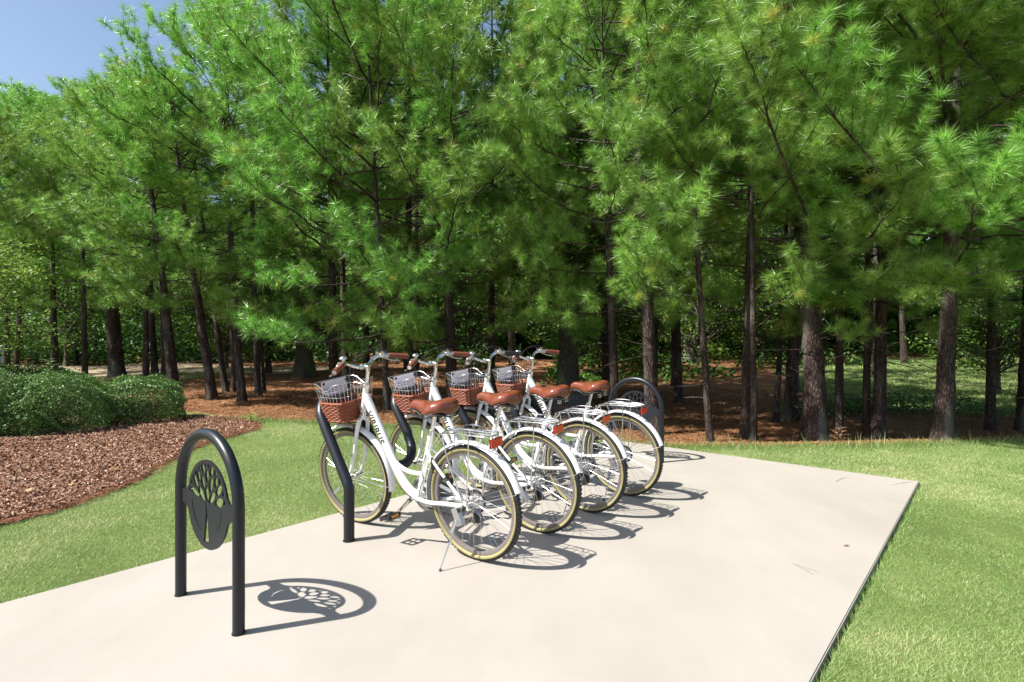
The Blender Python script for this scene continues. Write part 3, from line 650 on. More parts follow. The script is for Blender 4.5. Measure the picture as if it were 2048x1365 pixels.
# low dark undergrowth between the trunks
n = 16000; xx = r_.uniform(-34, -1, n); yy = r_.uniform(25.5, 29, n)+.8*np.sin(xx); V, F = leaf_quads(np.stack([xx, yy, terrain(xx, yy)+r_.uniform(0, 2.1, n)*(.6+.6*vnoise(xx, yy, .5, 8))], 1), .24, r_, .4)
tag(link('thicket', raw_mesh('thicket', V, F, 'bush_leaf', r_.uniform(0, .5, n))), 'dark leafy thicket beyond the dirt path on the left', 'thicket', kind='stuff')
n = 46000; xx = r_.uniform(-30, 36, n); yy = r_.uniform(19.5, 33, n); k = (vnoise(xx, yy, .35) > .42) & ~((xx < -4) & (yy < 25.5)) & ~((xx > 8) & (yy < 24)); xx, yy = xx[k], yy[k]; n = len(xx)
V, F = leaf_quads(np.stack([xx, yy, terrain(xx, yy)+r_.uniform(0, 1.2, n)*vnoise(xx, yy, .6, 4)], 1), .2, r_, .6)
tag(link('undergrowth', raw_mesh('undergrowth', V, F, 'broadleaf', r_.uniform(0, .7, n))), 'low dark green undergrowth on the far forest floor', 'undergrowth', kind='stuff')
n = 4500; t = r_.uniform(0, 1, n); xx = 5.6+t*4.2+r_.normal(0, .2, n); yy = 11.8+r_.normal(0, .35, n)+.5*np.sin(xx); hh_ = .45*vnoise(xx, yy, 1.2)+.1
V, F = leaf_quads(np.stack([xx, yy, terrain(xx, yy)+r_.uniform(0, 1, n)*hh_], 1), .07, r_, .6)
tag(link('ground_cover', raw_mesh('ground_cover', V, F, 'bush_leaf', r_.uniform(0, .7, n))), 'low dark band of leafy ground cover behind the right hand trunks', 'ground cover', kind='stuff')

def bush(name, x, y, rx, ry, h, nleaf, seed, label, lsize=.024):
    r = np.random.RandomState(seed); root = empty(name, (x, y, float(terrain(x, y))+.03)); tag(root, label, 'bush', 'clipped evergreen bushes in the mulch bed')
    n = nleaf; th = np.arccos(r.uniform(-.8, 1, n)); ph = r.uniform(0, 2*PI, n)
    d = np.stack([np.sin(th)*np.cos(ph), np.sin(th)*np.sin(ph), np.cos(th)], 1)
    lump = 1+.09*np.sin(ph*3+seed)*np.sin(th*2.5)+.08*(vnoise(d[:, 0]*2+3, d[:, 1]*2+d[:, 2]*2, 2.2, seed)-.5)*2+.10*(vnoise(d[:, 0]+5, d[:, 1]+d[:, 2], 7., seed+1)-.5)*2
    rad = lump*(1-np.abs(r.normal(0, .085, n)))+.05*(r.uniform(0, 1, n) > .985)
    c0 = h*.46; wd = np.where(d[:, 2] < 0, (1-d[:, 2]**2)**-.42, 1.); P = np.stack([d[:, 0]*rx*rad*wd, d[:, 1]*ry*rad*wd, c0+d[:, 2]*np.where(d[:, 2] > 0, h-c0, c0*1.15)*rad], 1); P[:, 2] = np.maximum(P[:, 2], .03)
    nr = d*.7+r.normal(0, .7, (n, 3)); nr /= np.linalg.norm(nr, axis=1)[:, None]
    a = np.cross(nr, r.normal(0, 1, (n, 3))); a /= np.linalg.norm(a, axis=1)[:, None]; b = np.cross(nr, a); s = lsize*r.uniform(.6, 1.35, n)[:, None]
    V = np.empty((n*4, 3)); V[0::4] = P-a*s*.6; V[1::4] = P-b*s*.33; V[2::4] = P+a*s*.6; V[3::4] = P+b*s*.33
    o = link('foliage', raw_mesh('foliage', V, np.arange(n*4).reshape(n, 4), 'bush_leaf', np.clip(r.normal(.45, .25, n), 0, 1)), root)
    ps, rd = [], []
    for i in range(46):
        az = r.uniform(0, 2*PI); q = r.uniform(.3, .95); s = np.linspace(0, 1, 6); e = np.array([math.cos(az)*rx*q, math.sin(az)*ry*q, h*r.uniform(.35, .85)])
        p = np.outer(s, e)*np.array([1, 1, 1]); p[:, 2] = e[2]*s**.8; p[1:] += r.normal(0, .02, (5, 3)); ps.append(p); rd.append(.009*(1-.8*s)+.001)
    V, F = tube_np(np.array(ps), np.array(rd), 5); link('stems', raw_mesh('stems', V, F, 'stem', smooth=True), root)
    return root
bush('bush', -7.35, 7.6, 1.0, .72, .87, 42000, 3, 'largest clipped evergreen bush at the left edge of the bed')
bush('bush', -6.35, 7.85, .66, .62, .82, 21000, 4, 'middle rounded evergreen bush merging with the largest one')
bush('bush', -5.80, 8.75, .66, .60, .70, 21000, 5, 'smaller right hand evergreen bush nearest the leaning pine')
bush('bush', -8.9, 9.9, 1.5, .8, .80, 22000, 6, 'bright leaved bush behind the front row at the left edge', .04)

def weed(x, y, z, h, label, mat='bush_leaf', tn=.95):
    root = empty('weed_plant', (x, y, z)); tag(root, label, 'weed'); r = random.Random(int(x*100))
    s = MB(); s.tube([(0, 0, 0), (.01, 0, h*.5), (0, .01, h)], .004, 'stem', 5); s.build('stem', root)
    vs, fs = [], []
    for i in range(14):
        a = i*2.4; z0 = h*(.35+.65*i/14); ln = r.uniform(.09, .14); d = Vector((math.cos(a), math.sin(a), .35)); sd = Vector((-math.sin(a), math.cos(a), 0))*.014
        p = Vector((0, 0, z0)); k = len(vs); vs += [p, p+d*ln*.5+sd, p+d*ln+Vector((0, 0, -.02)), p+d*ln*.5-sd]; fs.append((k, k+1, k+2, k+3))
    link('leaves', raw_mesh('leaves', [tuple(v) for v in vs], fs, mat, [tn]*len(fs)), root)
weed(-6.45, 7.9, .60, .38, 'leafy weed sprig sticking up from the top of the middle bush')
weed(-3.95, 8.55, -.02, .14, 'small spiky weed at the tip of the mulch bed')
weed(4.05, 7.0, -.08, .24, 'dry reddish sprout at the lawn edge between the thickest pine and the close pair', 'straw_piece', .75)

# ------------------------------------------------------------------ racks
TR = .0335
def base_ring(s, p): s.tube([(p[0], p[1], .0005), (p[0], p[1], .0025)], TR*1.12, 'black_powder', 20)
HOLES = [
[(-0.801, 0.171), (-0.801, 0.259), (-0.619, 0.261), (-0.409, 0.173), (-0.438, 0.084), (-0.635, 0.101)],
[(-0.611, 0.341), (-0.729, 0.521), (-0.666, 0.572), (-0.555, 0.528), (-0.441, 0.372), (-0.491, 0.297)],
[(-0.313, 0.082), (-0.43, 0.222), (-0.417, 0.339), (-0.251, 0.303), (-0.118, 0.155), (-0.117, 0.04)],
[(-0.442, 0.468), (-0.523, 0.625), (-0.482, 0.716), (-0.406, 0.696), (-0.331, 0.553), (-0.367, 0.45)],
[(-0.202, 0.328), (-0.311, 0.512), (-0.261, 0.623), (-0.195, 0.624), (-0.1, 0.435), (-0.125, 0.319)],
[(-0.232, 0.689), (-0.295, 0.819), (-0.252, 0.89), (-0.17, 0.888), (-0.099, 0.74), (-0.128, 0.651)],
[(-0.026, 0.515), (-0.084, 0.676), (-0.029, 0.773), (0.044, 0.79), (0.094, 0.627), (0.045, 0.517)],
[(-0.004, 0.075), (-0.114, 0.249), (-0.04, 0.413), (0.025, 0.45), (0.1, 0.251), (0.067, 0.096)],
[(0.129, 0.316), (0.1, 0.462), (0.161, 0.598), (0.283, 0.635), (0.294, 0.473), (0.227, 0.359)],
[(0.10, 0.06), (0.13, 0.156), (0.237, 0.3), (0.396, 0.307), (0.356, 0.186), (0.23, 0.077)],
[(0.162, 0.66), (0.135, 0.777), (0.199, 0.885), (0.293, 0.891), (0.312, 0.78), (0.257, 0.693)],
[(0.393, 0.449), (0.352, 0.556), (0.421, 0.685), (0.513, 0.683), (0.531, 0.574), (0.471, 0.475)],
[(0.444, 0.301), (0.453, 0.4), (0.566, 0.514), (0.717, 0.513), (0.681, 0.4), (0.571, 0.301)],
[(0.41, 0.068), (0.435, 0.168), (0.623, 0.249), (0.764, 0.23), (0.719, 0.098), (0.572, 0.025)]]
TRI = [[(-0.931, 0.2), (-0.883, 0.306), (-0.831, 0.205)], [(-0.835, 0.374), (-0.777, 0.479), (-0.718, 0.355)], [(-0.631, 0.613), (-0.563, 0.724), (-0.549, 0.605)],
[(-0.448, 0.766), (-0.338, 0.848), (-0.336, 0.728)], [(-0.142, 0.887), (-0.051, 0.925), (-0.052, 0.843)], [(0.036, 0.91), (0.124, 0.925), (0.106, 0.833)],
[(0.376, 0.725), (0.373, 0.835), (0.461, 0.805), (0.469, 0.758)], [(0.596, 0.581), (0.578, 0.69), (0.65, 0.657), (0.67, 0.599)], [(0.752, 0.336), (0.781, 0.458), (0.844, 0.342)], [(0.816, 0.159), (0.876, 0.262), (0.90, 0.16)]]
SLITS = [[(-0.16, -0.86), (0.10, -0.88), (0.052, -0.396), (0.012, -0.10), (-.05, .02), (-0.105, 0.125), (-.07, .0), (-0.045, -0.10), (-0.067, -0.36)],
[(-0.767, 0.02), (-0.745, -0.165), (-0.615, -0.407), (-0.425, -0.58), (-0.27, -0.655), (-0.262, -0.635), (-0.40, -0.545), (-0.575, -0.385), (-0.706, -0.16), (-.742, .02)],
[(0.505, -0.475), (0.608, -0.345), (0.673, -0.168), (0.682, 0.0), (0.694, 0.0), (0.690, -0.17), (0.628, -0.355), (0.525, -.485)]]
def closed_smooth(pts, n=5):
    P = [Vector((*p, 0)) for p in pts]; L = len(P); out = []
    for i in range(L):
        a, b, c, d = P[(i-1) % L], P[i], P[(i+1) % L], P[(i+2) % L]
        for k in range(n):
            t = k/n; out.append(.5*((2*b)+(c-a)*t+(2*a-5*b+4*c-d)*t*t+(3*b-a-3*c+d)*t**3))
    return [(v.x, v.y) for v in out]
def emblem_mesh():
    """laser-cut disc with a tree: circle + two tabs, openings cut through"""
    R = .207; half = .297-TR*.5; cu = bpy.data.curves.new('emblem', 'CURVE'); cu.dimensions = '2D'; cu.fill_mode = 'BOTH'; cu.extrude = .0045
    out = []
    for i in range(144):
        a = 2*PI*i/144; x, y = R*math.cos(a), R*math.sin(a)
        out.append([x, y, a])
    pts = []; ta = math.asin(.036/R); bl = .09
    def tab(sgn, a0, a1):
        # small fillets where the tab meets the disc
        y0 = R*math.sin(a0); y1 = R*math.sin(a1)
        return [(sgn*half, y0*.80), (sgn*half, y1*.80)]
    a_fil = math.asin(.062/R)
    for i in range(70): a = a_fil+(PI-2*a_fil)*i/69; pts.append((R*math.cos(a), R*math.sin(a)))
    pts += [(-R-.012, .040), (-R-.03, .034), (-half, .034), (-half, -.034), (-R-.03, -.034), (-R-.012, -.040)]
    for i in range(70): a = PI+a_fil+(PI-2*a_fil)*i/69; pts.append((R*math.cos(a), R*math.sin(a)))
    pts += [(R+.012, -.040), (R+.03, -.034), (half, -.034), (half, .034), (R+.03, .034), (R+.012, .040)]
    loops = [pts]+[[((cxh+(a-cxh)*1.02)*R, (cyh+(b-cyh)*1.02)*R) for a, b in closed_smooth(h) for cxh, cyh in [(sum(q[0] for q in h)/len(h), sum(q[1] for q in h)/len(h))]] for h in HOLES]+[[((cxh+(a-cxh)*1.3)*R*.985, (cyh+(b-cyh)*1.3)*R*.985) for a, b in h for cxh, cyh in [(sum(q[0] for q in h)/len(h), sum(q[1] for q in h)/len(h))]] for h in TRI]+[[(a*R, b*R) for a, b in h] for h in SLITS]
    bpy.data.curves.remove(cu)
    vs2, ed, k = [], [], 0
    for lp in loops:
        n_ = len(lp); vs2 += [Vector(q) for q in lp]; ed += [(k+q, k+(q+1) % n_) for q in range(n_)]; k += n_
    ov, oe, of, *_ = delaunay_2d_cdt(vs2, ed, [], 0, 1e-6)
    V = np.array([[v.x, v.y] for v in ov]); T = np.array([f for f in of]); c = V[T].mean(1)
    keep = in_poly(c[:, 0], c[:, 1], loops[0])
    for lp in loops[1:]: keep &= ~in_poly(c[:, 0], c[:, 1], lp)
    T = T[keep]; bm = bmesh.new(); th = .0045; a = [bm.verts.new((x, y, th)) for x, y in V]
    fs = []
    for t in T:
        try: fs.append(bm.faces.new([a[q] for q in t]))
        except ValueError: pass
    r_e = bmesh.ops.extrude_face_region(bm, geom=fs); bmesh.ops.translate(bm, verts=[g_ for g_ in r_e['geom'] if isinstance(g_, bmesh.types.BMVert)], vec=(0, 0, -2*th))
    bmesh.ops.delete(bm, geom=[v for v in bm.verts if not v.link_faces], context='VERTS'); bmesh.ops.recalc_face_normals(bm, faces=bm.faces)
    me = bpy.data.meshes.new('emblem_plate'); bm.to_mesh(me); bm.free(); me.materials.append(M['plate_powder']); return me
EMB = emblem_mesh()
def arch_rack(mid, ang, label):
    root = empty('arch_bike_rack', (mid[0], mid[1], 0), ang); tag(root, label, 'bike rack', 'black arch racks at both ends of the row')
    w_ = .297; top = .836; s = MB(); pts = [(-w_, 0, 0), (-w_, 0, .2), (-w_, 0, .38), (-w_, 0, top-w_)]
    for i in range(1, 32): a = PI-PI*i/32; pts.append((w_*math.cos(a), 0, top-w_+(w_)*math.sin(a)-0))
    pts += [(w_, 0, top-w_), (w_, 0, .38), (w_, 0, .2), (w_, 0, 0)]
    s.tube(pts, TR*.76, 'black_powder', 24); s.build('arch_tube', root)
    for q in (-w_, w_):
        b = MB(); b.ring((0, 0, 0), [(TR*.74, .0), (TR*.86, 0), (TR*.84, .004), (TR*.74, .004)], 'black_powder', 24)
        o = b.build('base_weld', root); o.location = (q, 0, .001); o.rotation_euler = (PI/2, 0, 0)
    o = link('emblem_plate', EMB, root); o.location = (0, 0, .5055); o.rotation_euler = (PI/2, 0, 0)
    return root
arch_rack((-1.4203, 2.645), math.radians(-38.3), 'nearest black arch bike rack with cut-out tree emblem, empty, front left')
ra = np.array([1.528-.0, 5.79]); ua = math.radians(-39.5); mid = ra-np.array([math.cos(ua), math.sin(ua)])*.297
arch_rack(mid, ua, 'far black arch bike rack with tree emblem behind the last bicycle')

# wave rack
def wave_rack():
    root = empty('wave_bike_rack', (-1.028, 3.574, 0), math.radians(49.6)); tag(root, 'black serpentine tube bike rack threaded between the four bicycles', 'bike rack')
    # local x = along the row, local y = away from the wheels' rear (towards -u)
    pitch = .62; r = pitch/4; low, high = .30, .83; q0, q1 = .0, .385
    def P(a, h):  # point in the tilted plane; a along the row, h height; lean starts above .36
        t = max(0, (h-.34)/(high-.34)); return (a, q0+(q1-q0)*min(t, 1.15), h)
    pts = [(0, 0, 0), (0, 0, .12), (0, 0, .25), (0, 0, .33), P(0, .375), P(0, .43), P(0, .50), P(0, .6), P(0, .68)]
    tops = 4
    for i in range(tops):
        a = i*pitch
        ctop = high-r+.045
        for k in range(1, 12): an = PI-PI*k/12; pts.append(P(a+r+r*math.cos(an), ctop+(r)*math.sin(an)))
        if i == tops-1: break
        for h in (.67, .62, .575): pts.append(P(a+2*r, h))
        for k in range(0, 13):
            an = PI+PI*k/12; x_, h_ = a+3*r+r*math.cos(an), .545+r*math.sin(an); t = (h_-.34)/(high-.34); pts.append((x_, .02+(q1-q0)*t*.95, h_))
        for h in (.575, .62, .67): pts.append(P(a+4*r, h))
    a = (tops-1)*pitch+2*r
    pts += [P(a, .66), P(a, .55), P(a, .46), P(a, .40), (a, 0, .34), (a, 0, .25), (a, 0, .12), (a, 0, 0)]
    s = MB(); s.tube(spline(pts, 3), TR, 'black_powder', 20); s.build('wave_tube', root, angle=80)
    for a_ in (0, a):
        b = MB(); b.ring((0, 0, 0), [(TR*.97, .0), (TR*1.15, 0), (TR*1.15, .004), (TR*.97, .004)], 'black_powder', 24); o = b.build('base_weld', root); o.location = (a_, 0, .001); o.rotation_euler = (PI/2, 0, 0)
    return root
wave_rack()

# ------------------------------------------------------------------ bicycles (x forward, y = rider's left, z up, origin under the rear hub)
RW = .335; WB = 1.08
def text_mesh(txt, size, mat):
    cu = bpy.data.curves.new('t', 'FONT'); cu.body = txt; cu.size = size; cu.shear = .18; cu.offset = size*.028; cu.space_character = 1.1; cu.align_x = 'CENTER'; cu.align_y = 'CENTER'; cu.resolution_u = 3
    o = bpy.data.objects.new('tmp', cu); C.objects.link(o); dg = bpy.context.evaluated_depsgraph_get(); dg.update()
    me = bpy.data.meshes.new_from_object(o.evaluated_get(dg)); bpy.data.objects.remove(o); bpy.data.curves.remove(cu)
    me.materials.clear(); me.materials.append(M[mat]); return me
def wheel_meshes(front):
    c = (0, 0, 0); rim = MB(); rim.ring(c, [(.303, -.012), (.303, .012), (.288, .0125), (.279, .009), (.276, 0), (.279, -.009), (.288, -.0125)], 'rim', 72)
    ty = MB(); prof = []
    for k in range(9): a = math.radians(-62+124*k/8); prof.append((.312+.0225*math.cos(a)+.0005, .0225*math.sin(a)))
    prof += [(.318, .017), (.318, -.017)]
    ty.ring(c, prof, 'rubber', 84)
    # tread blocks
    for i in range(84):
        a = 2*PI*i/84
        for sy in (-1, 1):
            aa = a+(.5 if sy > 0 else 0)*2*PI/84; rr = .3335; R3 = Matrix.Rotation(-aa, 3, 'Y')
            ty.box((rr*math.cos(aa), sy*.0095, rr*math.sin(aa)), (.004, .011, .013), 'rubber', R3)
    sw = MB()
    for sy in (-1, 1): sw.ring(c, [(.3185, sy*.0222), (.3145, sy*.0236), (.309, sy*.0228), (.304, sy*.0190), (.3015, sy*.0150), (.303, sy*.010), (.314, sy*.013)], 'sidewall', 72)
    hub = MB(); hub.tube([(0, -.05, 0), (0, .05, 0)], .011, 'alloy', 14)
    for sy in (-.032, .032): hub.disc(c, .024, sy-.002, sy+.002, 'alloy', 20)
    hub.tube([(0, -.058, 0), (0, -.048, 0)], .009, 'chrome', 8); hub.tube([(0, .048, 0), (0, .058, 0)], .009, 'chrome', 8)
    sp = MB()
    for i in range(36):
        sy = .031 if i % 2 else -.031; a = 2*PI*i/36; b = a+(1 if (i//2) % 2 else -1)*1.1
        sp.tube([(.022*math.cos(b), sy, .022*math.sin(b)), (.28*math.cos(a), sy*.12, .28*math.sin(a))], .00115, 'chrome', 4)
    vl = MB(); vl.tube([(.279, 0, 0), (.24, 0, 0)], .003, 'black_plastic', 6)
    rf = MB(); R3 = Matrix.Rotation(math.radians(-32), 3, 'Y'); rf.box((.21*math.cos(.56), .012, .21*math.sin(.56)), (.085, .006, .02), 'clear_lens', R3)
    return dict(rim=rim.mesh('rim'), tyre=ty.mesh('tyre', angle=50), sidewall=sw.mesh('sidewall', angle=80), hub=hub.mesh('hub'), spokes=sp.mesh('spokes'), valve=vl.mesh('valve'), spoke_reflector=rf.mesh('spoke_reflector'))
WM = wheel_meshes(False)
def add_wheel(root, x, ang):
    o = link('wheel', WM['rim'], root); o.location = (x, 0, RW); o.rotation_euler = (0, ang, 0)
    for k in ('tyre', 'sidewall', 'hub', 'spokes', 'valve', 'spoke_reflector'):
        q = link(k, WM[k], o)
        if k == 'spokes': q['kind'] = 'stuff'
    return o
def fender(r_in, a0, a1, w_, hubx, name, root, n=36):
    s = MB(); prof = []
    K = 9
    for i in range(K): u = -1+2*i/(K-1); prof.append((r_in+.016*(1-u*u), u*w_/2))
    for i in range(K): u = 1-2*i/(K-1); prof.append((r_in-.0018+.016*(1-u*u), u*w_/2*.985))
    s.ring((hubx, 0, RW), prof, 'white_paint', n, (math.radians(a0), math.radians(a1))); return s.build(name, root, angle=60)
HT, HB = Vector((.882, 0, .965)), Vector((.932, 0, .785)); HAX = (HT-HB).normalized()
DT = [(.893, 0, .905), (.862, 0, .845), (.80, 0, .735), (.735, 0, .62), (.672, 0, .505), (.608, 0, .405), (.53, 0, .325), (.449, 0, .293)]
def make_bike(grips, label):
    root = empty('bicycle'); tag(root, label, 'bicycle', 'white step-through bicycles parked in the wave rack')
    W = 'white_paint'; front = []
    # frame
    f = MB(); f.tube(spline(DT, 5), [.0255]*6+[.027]*30, W, 16, caps=True) if False else f.tube(spline(DT, 5), .0275, W, 18)
    f.tube([HT+HAX*.002, HB-HAX*.002], .0195, W, 16); f.tube([HT+HAX*.012, HT-HAX*.006], .0235, 'chrome', 16); f.tube([HB+HAX*.006, HB-HAX*.012], .0235, 'chrome', 16)
    f.tube(spline([(.665, 0, .50), (.60, 0, .462), (.53, 0, .443), (.46, 0, .440), (.395, 0, .447)], 5), .0135, W, 12)
    f.tube([(.452, 0, .285), (.40, 0, .435), (.345, 0, .595), (.300, 0, .725)], .0175, W, 14)
    f.tube([(.452, -.036, .293), (.452, .036, .293)], .024, W, 16)
    for sy in (-1, 1):
        f.tube(spline([(.44, sy*.028, .292), (.33, sy*.035, .288), (.18, sy*.052, .312), (.0, sy*.064, .333)], 5), [.0125]*16, W, 10)
        f.tube(spline([(.338, sy*.018, .612), (.27, sy*.038, .555), (.15, sy*.052, .455), (.0, sy*.064, .337)], 5), [.0085]*16, W, 10)
        f.box((.0, sy*.066, .335), (.035, .005, .045), W)
    f.tube([(.30, -.03, .553), (.30, .03, .553)], .006, W, 8)
    fr = f.build('frame', root)
    for sy in (1,):
        b = MB(); b.tube([(.168, .0505, .470), (.146, .0525, .452)], .0105, 'black_plastic', 10); b.build('clamp_band', fr)
    # lettering wrapped round the down tube, both sides
    tm = text_mesh('VIRIBUS', .062, 'lettering'); bm = bmesh.new(); bm.from_mesh(tm)
    for _ in range(2): bmesh.ops.subdivide_edges(bm, edges=[e for e in bm.edges if e.calc_length() > .006], cuts=1)
    bmesh.ops.triangulate(bm, faces=bm.faces); bm.to_mesh(tm); bm.free()
    path = spline(DT, 10); cum = [0]
    for i in range(1, len(path)): cum.append(cum[-1]+(path[i]-path[i-1]).length)
    def along(s):
        s = max(0, min(cum[-1]-1e-4, s)); i = max(j for j in range(len(cum)) if cum[j] <= s); i = min(i, len(path)-2); t = (s-cum[i])/(cum[i+1]-cum[i]); T = (path[i+1]-path[i]).normalized(); return path[i]*(1-t)+path[i+1]*t, T
    for side in (1, -1):
        m2 = tm.copy()
        for v in m2.vertices:
            tx, ty = v.co.x, v.co.y; s = .225+tx if side > 0 else .225-tx
            p, T = along(s); Nn = Vector((0, side, 0)); U = Nn.cross(T)*(1 if side > 0 else -1)  # letter-up
            if side > 0: U = Nn.cross(T)
            else: U = Nn.cross(-T)
            a = (ty-.006)/.0275; v.co = p+(Nn*math.cos(a)+U*math.sin(a))*.0283
        link('frame_lettering', m2, fr)
    # front fork, with crown
    g = MB(); crown = HB-HAX*.045
    g.tube([HB-HAX*.008, crown], .021, W, 14)
    g.tube(spline([crown+Vector((0, -.045, -.035)), crown+Vector((0, -.028, -.004)), crown+Vector((0, 0, .006)), crown+Vector((0, .028, -.004)), crown+Vector((0, .045, -.035))], 4), .0155, W, 12)
    for sy in (-1, 1):
        g.tube(spline([crown+Vector((0, sy*.045, -.03)), (.975, sy*.050, .60), (1.00, sy*.052, .50), (1.035, sy*.054, .41), (WB, sy*.055, RW)], 6), [.0145]*7+[.0125]*6+[.0105]*6+[.009]*6, W, 12)
        g.disc((WB, sy*.062, RW), .013, -.006, .006, 'black_plastic', 12)
    front.append(g.build('fork', root))
    front.append(add_wheel(root, WB, 1.2)); add_wheel(root, 0, .3)
    front.append(fender(.350, 62, 190, .060, WB, 'front_fender', root)); st = MB()
    for sy in (-1, 1): st.tube([(WB, sy*.058, RW), (WB-.355, sy*.033, RW-.03)], .0013, 'alloy', 6)
    st.build('fender_stay', front[-1])
    rf = fender(.350, -12, 161, .062, 0, 'rear_fender', root)
    st = MB()
    for sy in (-1, 1): st.tube([(0, sy*.06, RW), (-.338, sy*.034, RW+.112)], .0013, 'alloy', 6)
    st.build('fender_stay', rf)
    # front lamp above the fender
    l = MB(); l.tube([(1.15, 0, .712), (1.16, 0, .715), (1.23, 0, .722), (1.236, 0, .722)], [.016, .024, .027, .024], 'black_plastic', 16); l.tube([(1.236, 0, .722), (1.239, 0, .722)], .023, 'clear_lens', 16)
    l.tube([(1.16, 0, .712), (1.06, 0, .705), (.96, 0, .72)], .004, 'black_plastic', 6); front.append(l.build('front_lamp', root))
    # brakes
    for hx, hz, sgn in ((.975, .675, 1), (.258, .548, 0)):
        b = MB()
        for sy in (-1, 1):
            b.tube([(hx, sy*.05, hz-.065), (hx+.012, sy*.048, hz-.02), (hx+.015, sy*.04, hz+.028)], .006, 'black_plastic', 8)
            b.box((hx+.004, sy*.026, hz-.03), (.055, .012, .014), 'black_plastic')
        b.tube([(hx+.015, -.04, hz+.028), (hx+.015, .05, hz+.03)], .0018, 'chrome', 6)
        o = b.build('front_brake' if sgn else 'rear_brake', root)
        if sgn: front.append(o)
    # stem, handlebar
    st = MB(); top = HT+HAX*.125
    st.tube([HT+HAX*.01, top-HAX*.01], .0125, 'chrome', 14); st.tube([HT+HAX*.008, HT+HAX*.026], [.021, .018], 'alloy', 14)
    clamp = Vector((.885, 0, top.z+.012)); st.tube([top-HAX*.02, top+HAX*.008, clamp], [.0165, .0175, .0175], 'chrome', 14); st.tube([clamp+Vector((0, -.026, 0)), clamp+Vector((0, .026, 0))], .0195, 'chrome', 16)
    front.append(st.build('stem', root))
    bar = []
    clamp.z += 0
    hp = [(clamp.x, 0, clamp.z), (clamp.x+.004, .045, clamp.z+.001), (clamp.x+.022, .095, clamp.z+.022), (clamp.x+.016, .140, clamp.z+.044), (clamp.x-.012, .180, clamp.z+.046), (clamp.x-.042, .235, clamp.z+.036), (clamp.x-.088, .325, clamp.z+.018)]
    full = [(a, -b, c) for a, b, c in reversed(hp[1:])]+hp
    hb = MB(); hb.tube(spline(full, 5), .0125, 'chrome', 14); ho = hb.build('handlebar', root); front.append(ho)
    for sy in (1, -1):
        col = grips[0 if sy > 0 else 1]
        p1 = Vector((hp[-1][0], sy*hp[-1][1], hp[-1][2])); p0 = Vector((hp[-2][0], sy*hp[-2][1], hp[-2][2])); d = (p1-p0).normalized()
        if col:
            g = MB(); a = p1-d*.132; ns = 9; pp = [a+d*(.135*i/ns) for i in range(ns+1)]; rr = [.0178]+[.0190 if i % 2 else .0182 for i in range(ns-1)]+[.0200]
            g.tube(pp, rr, col, 16); g.tube([p1+d*.002, p1+d*.007], .0135, 'chrome', 12)
            front.append(g.build('grip', root))
        # brake lever + clamp
        b = MB(); q = p1-d*.15; b.tube([q-d*.012, q+d*.012], .0165, 'alloy', 12); fw = Vector((.9, -sy*.1, -.15)).normalized()
        b.box(q+Vector((.018, 0, .004)), (.04, .018, .018), 'alloy', Matrix.Rotation(sy*.5, 3, 'Z'))
        b.tube(spline([q+Vector((.028, 0, 0)), q+Vector((.044, sy*.012, -.014)), q+d*.08+Vector((.045, 0, -.032)), q+d*.135+Vector((.052, 0, -.03))], 5), [.0065]*6+[.0055]*10, 'alloy', 8)
        front.append(b.build('brake_lever', root))
        if sy < 0:
            b = MB(); q2 = p1-d*.175; b.tube([q2, q2+Vector((0, 0, .026))], .009, 'chrome', 10); b.tube([q2+Vector((0, 0, .026)), q2+Vector((0, 0, .042))], [.006, .005], 'black_plastic', 8); b.box(q2+Vector((.02, 0, .012)), (.05, .022, .016), 'chrome')
            front.append(b.build('gear_shifter', root))
        else:
            b = MB(); q2 = p1-d*.165+Vector((0, 0, .014)); vs_ = [(0, 0, .0), (0, 0, .010), (0, 0, .014), (0, 0, .022), (0, 0, .029), (0, 0, .0335), (0, 0, .035)]
            b.tube([q2+Vector(v) for v in vs_], [.012, .012, .0265, .0265, .021, .011, .001], 'chrome', 20); front.append(b.build('bell', root))
    # cables
    cb = MB(); cy = Vector((clamp.x, 0, clamp.z))
    for pts_ in ([(clamp.x-.02, .20, clamp.z+.058), (clamp.x+.09, .13, clamp.z+.03), (clamp.x+.09, .05, clamp.z-.10), (.945, .03, .86), (.905, .035, .80), (.955, .04, .72)],
                 [(clamp.x-.02, -.20, clamp.z+.066), (clamp.x+.08, -.12, clamp.z+.085), (clamp.x+.12, -.01, clamp.z+.02), (clamp.x+.09, .04, clamp.z-.10), (.94, .032, .84), (.85, .034, .78), (.78, .03, .67)],
                 [(clamp.x-.02, -.22, clamp.z+.07), (clamp.x+.05, -.15, clamp.z+.10), (clamp.x+.10, -.04, clamp.z+.05), (clamp.x+.10, .0, clamp.z-.08), (.95, -.03, .85)]):
        cb.tube(spline(pts_, 6), .0024, 'black_plastic', 6)
    front.append(cb.build('brake_cables', root))
    cb = MB(); cb.tube(spline([(.348, .019, .575), (.385, .024, .47), (.375, .02, .42), (.41, .022, .36), (.44, .02, .27)], 6), .0022, 'black_plastic', 6); cb.build('gear_cable', root)
    # basket: wire top, wicker lower half
    def rr_loop(x0, x1, hw, z, rad=.05, dip=0., n=6):
        out = []
        for cx_, cy_, a0 in ((x1-rad, hw-rad, 0), (x0+rad, hw-rad, 90), (x0+rad, -hw+rad, 180), (x1-rad, -hw+rad, 270)):
            for i in range(n+1):
                a = math.radians(a0+90*i/n); out.append(Vector((cx_+rad*math.cos(a), cy_+rad*math.sin(a), z)))
        return out
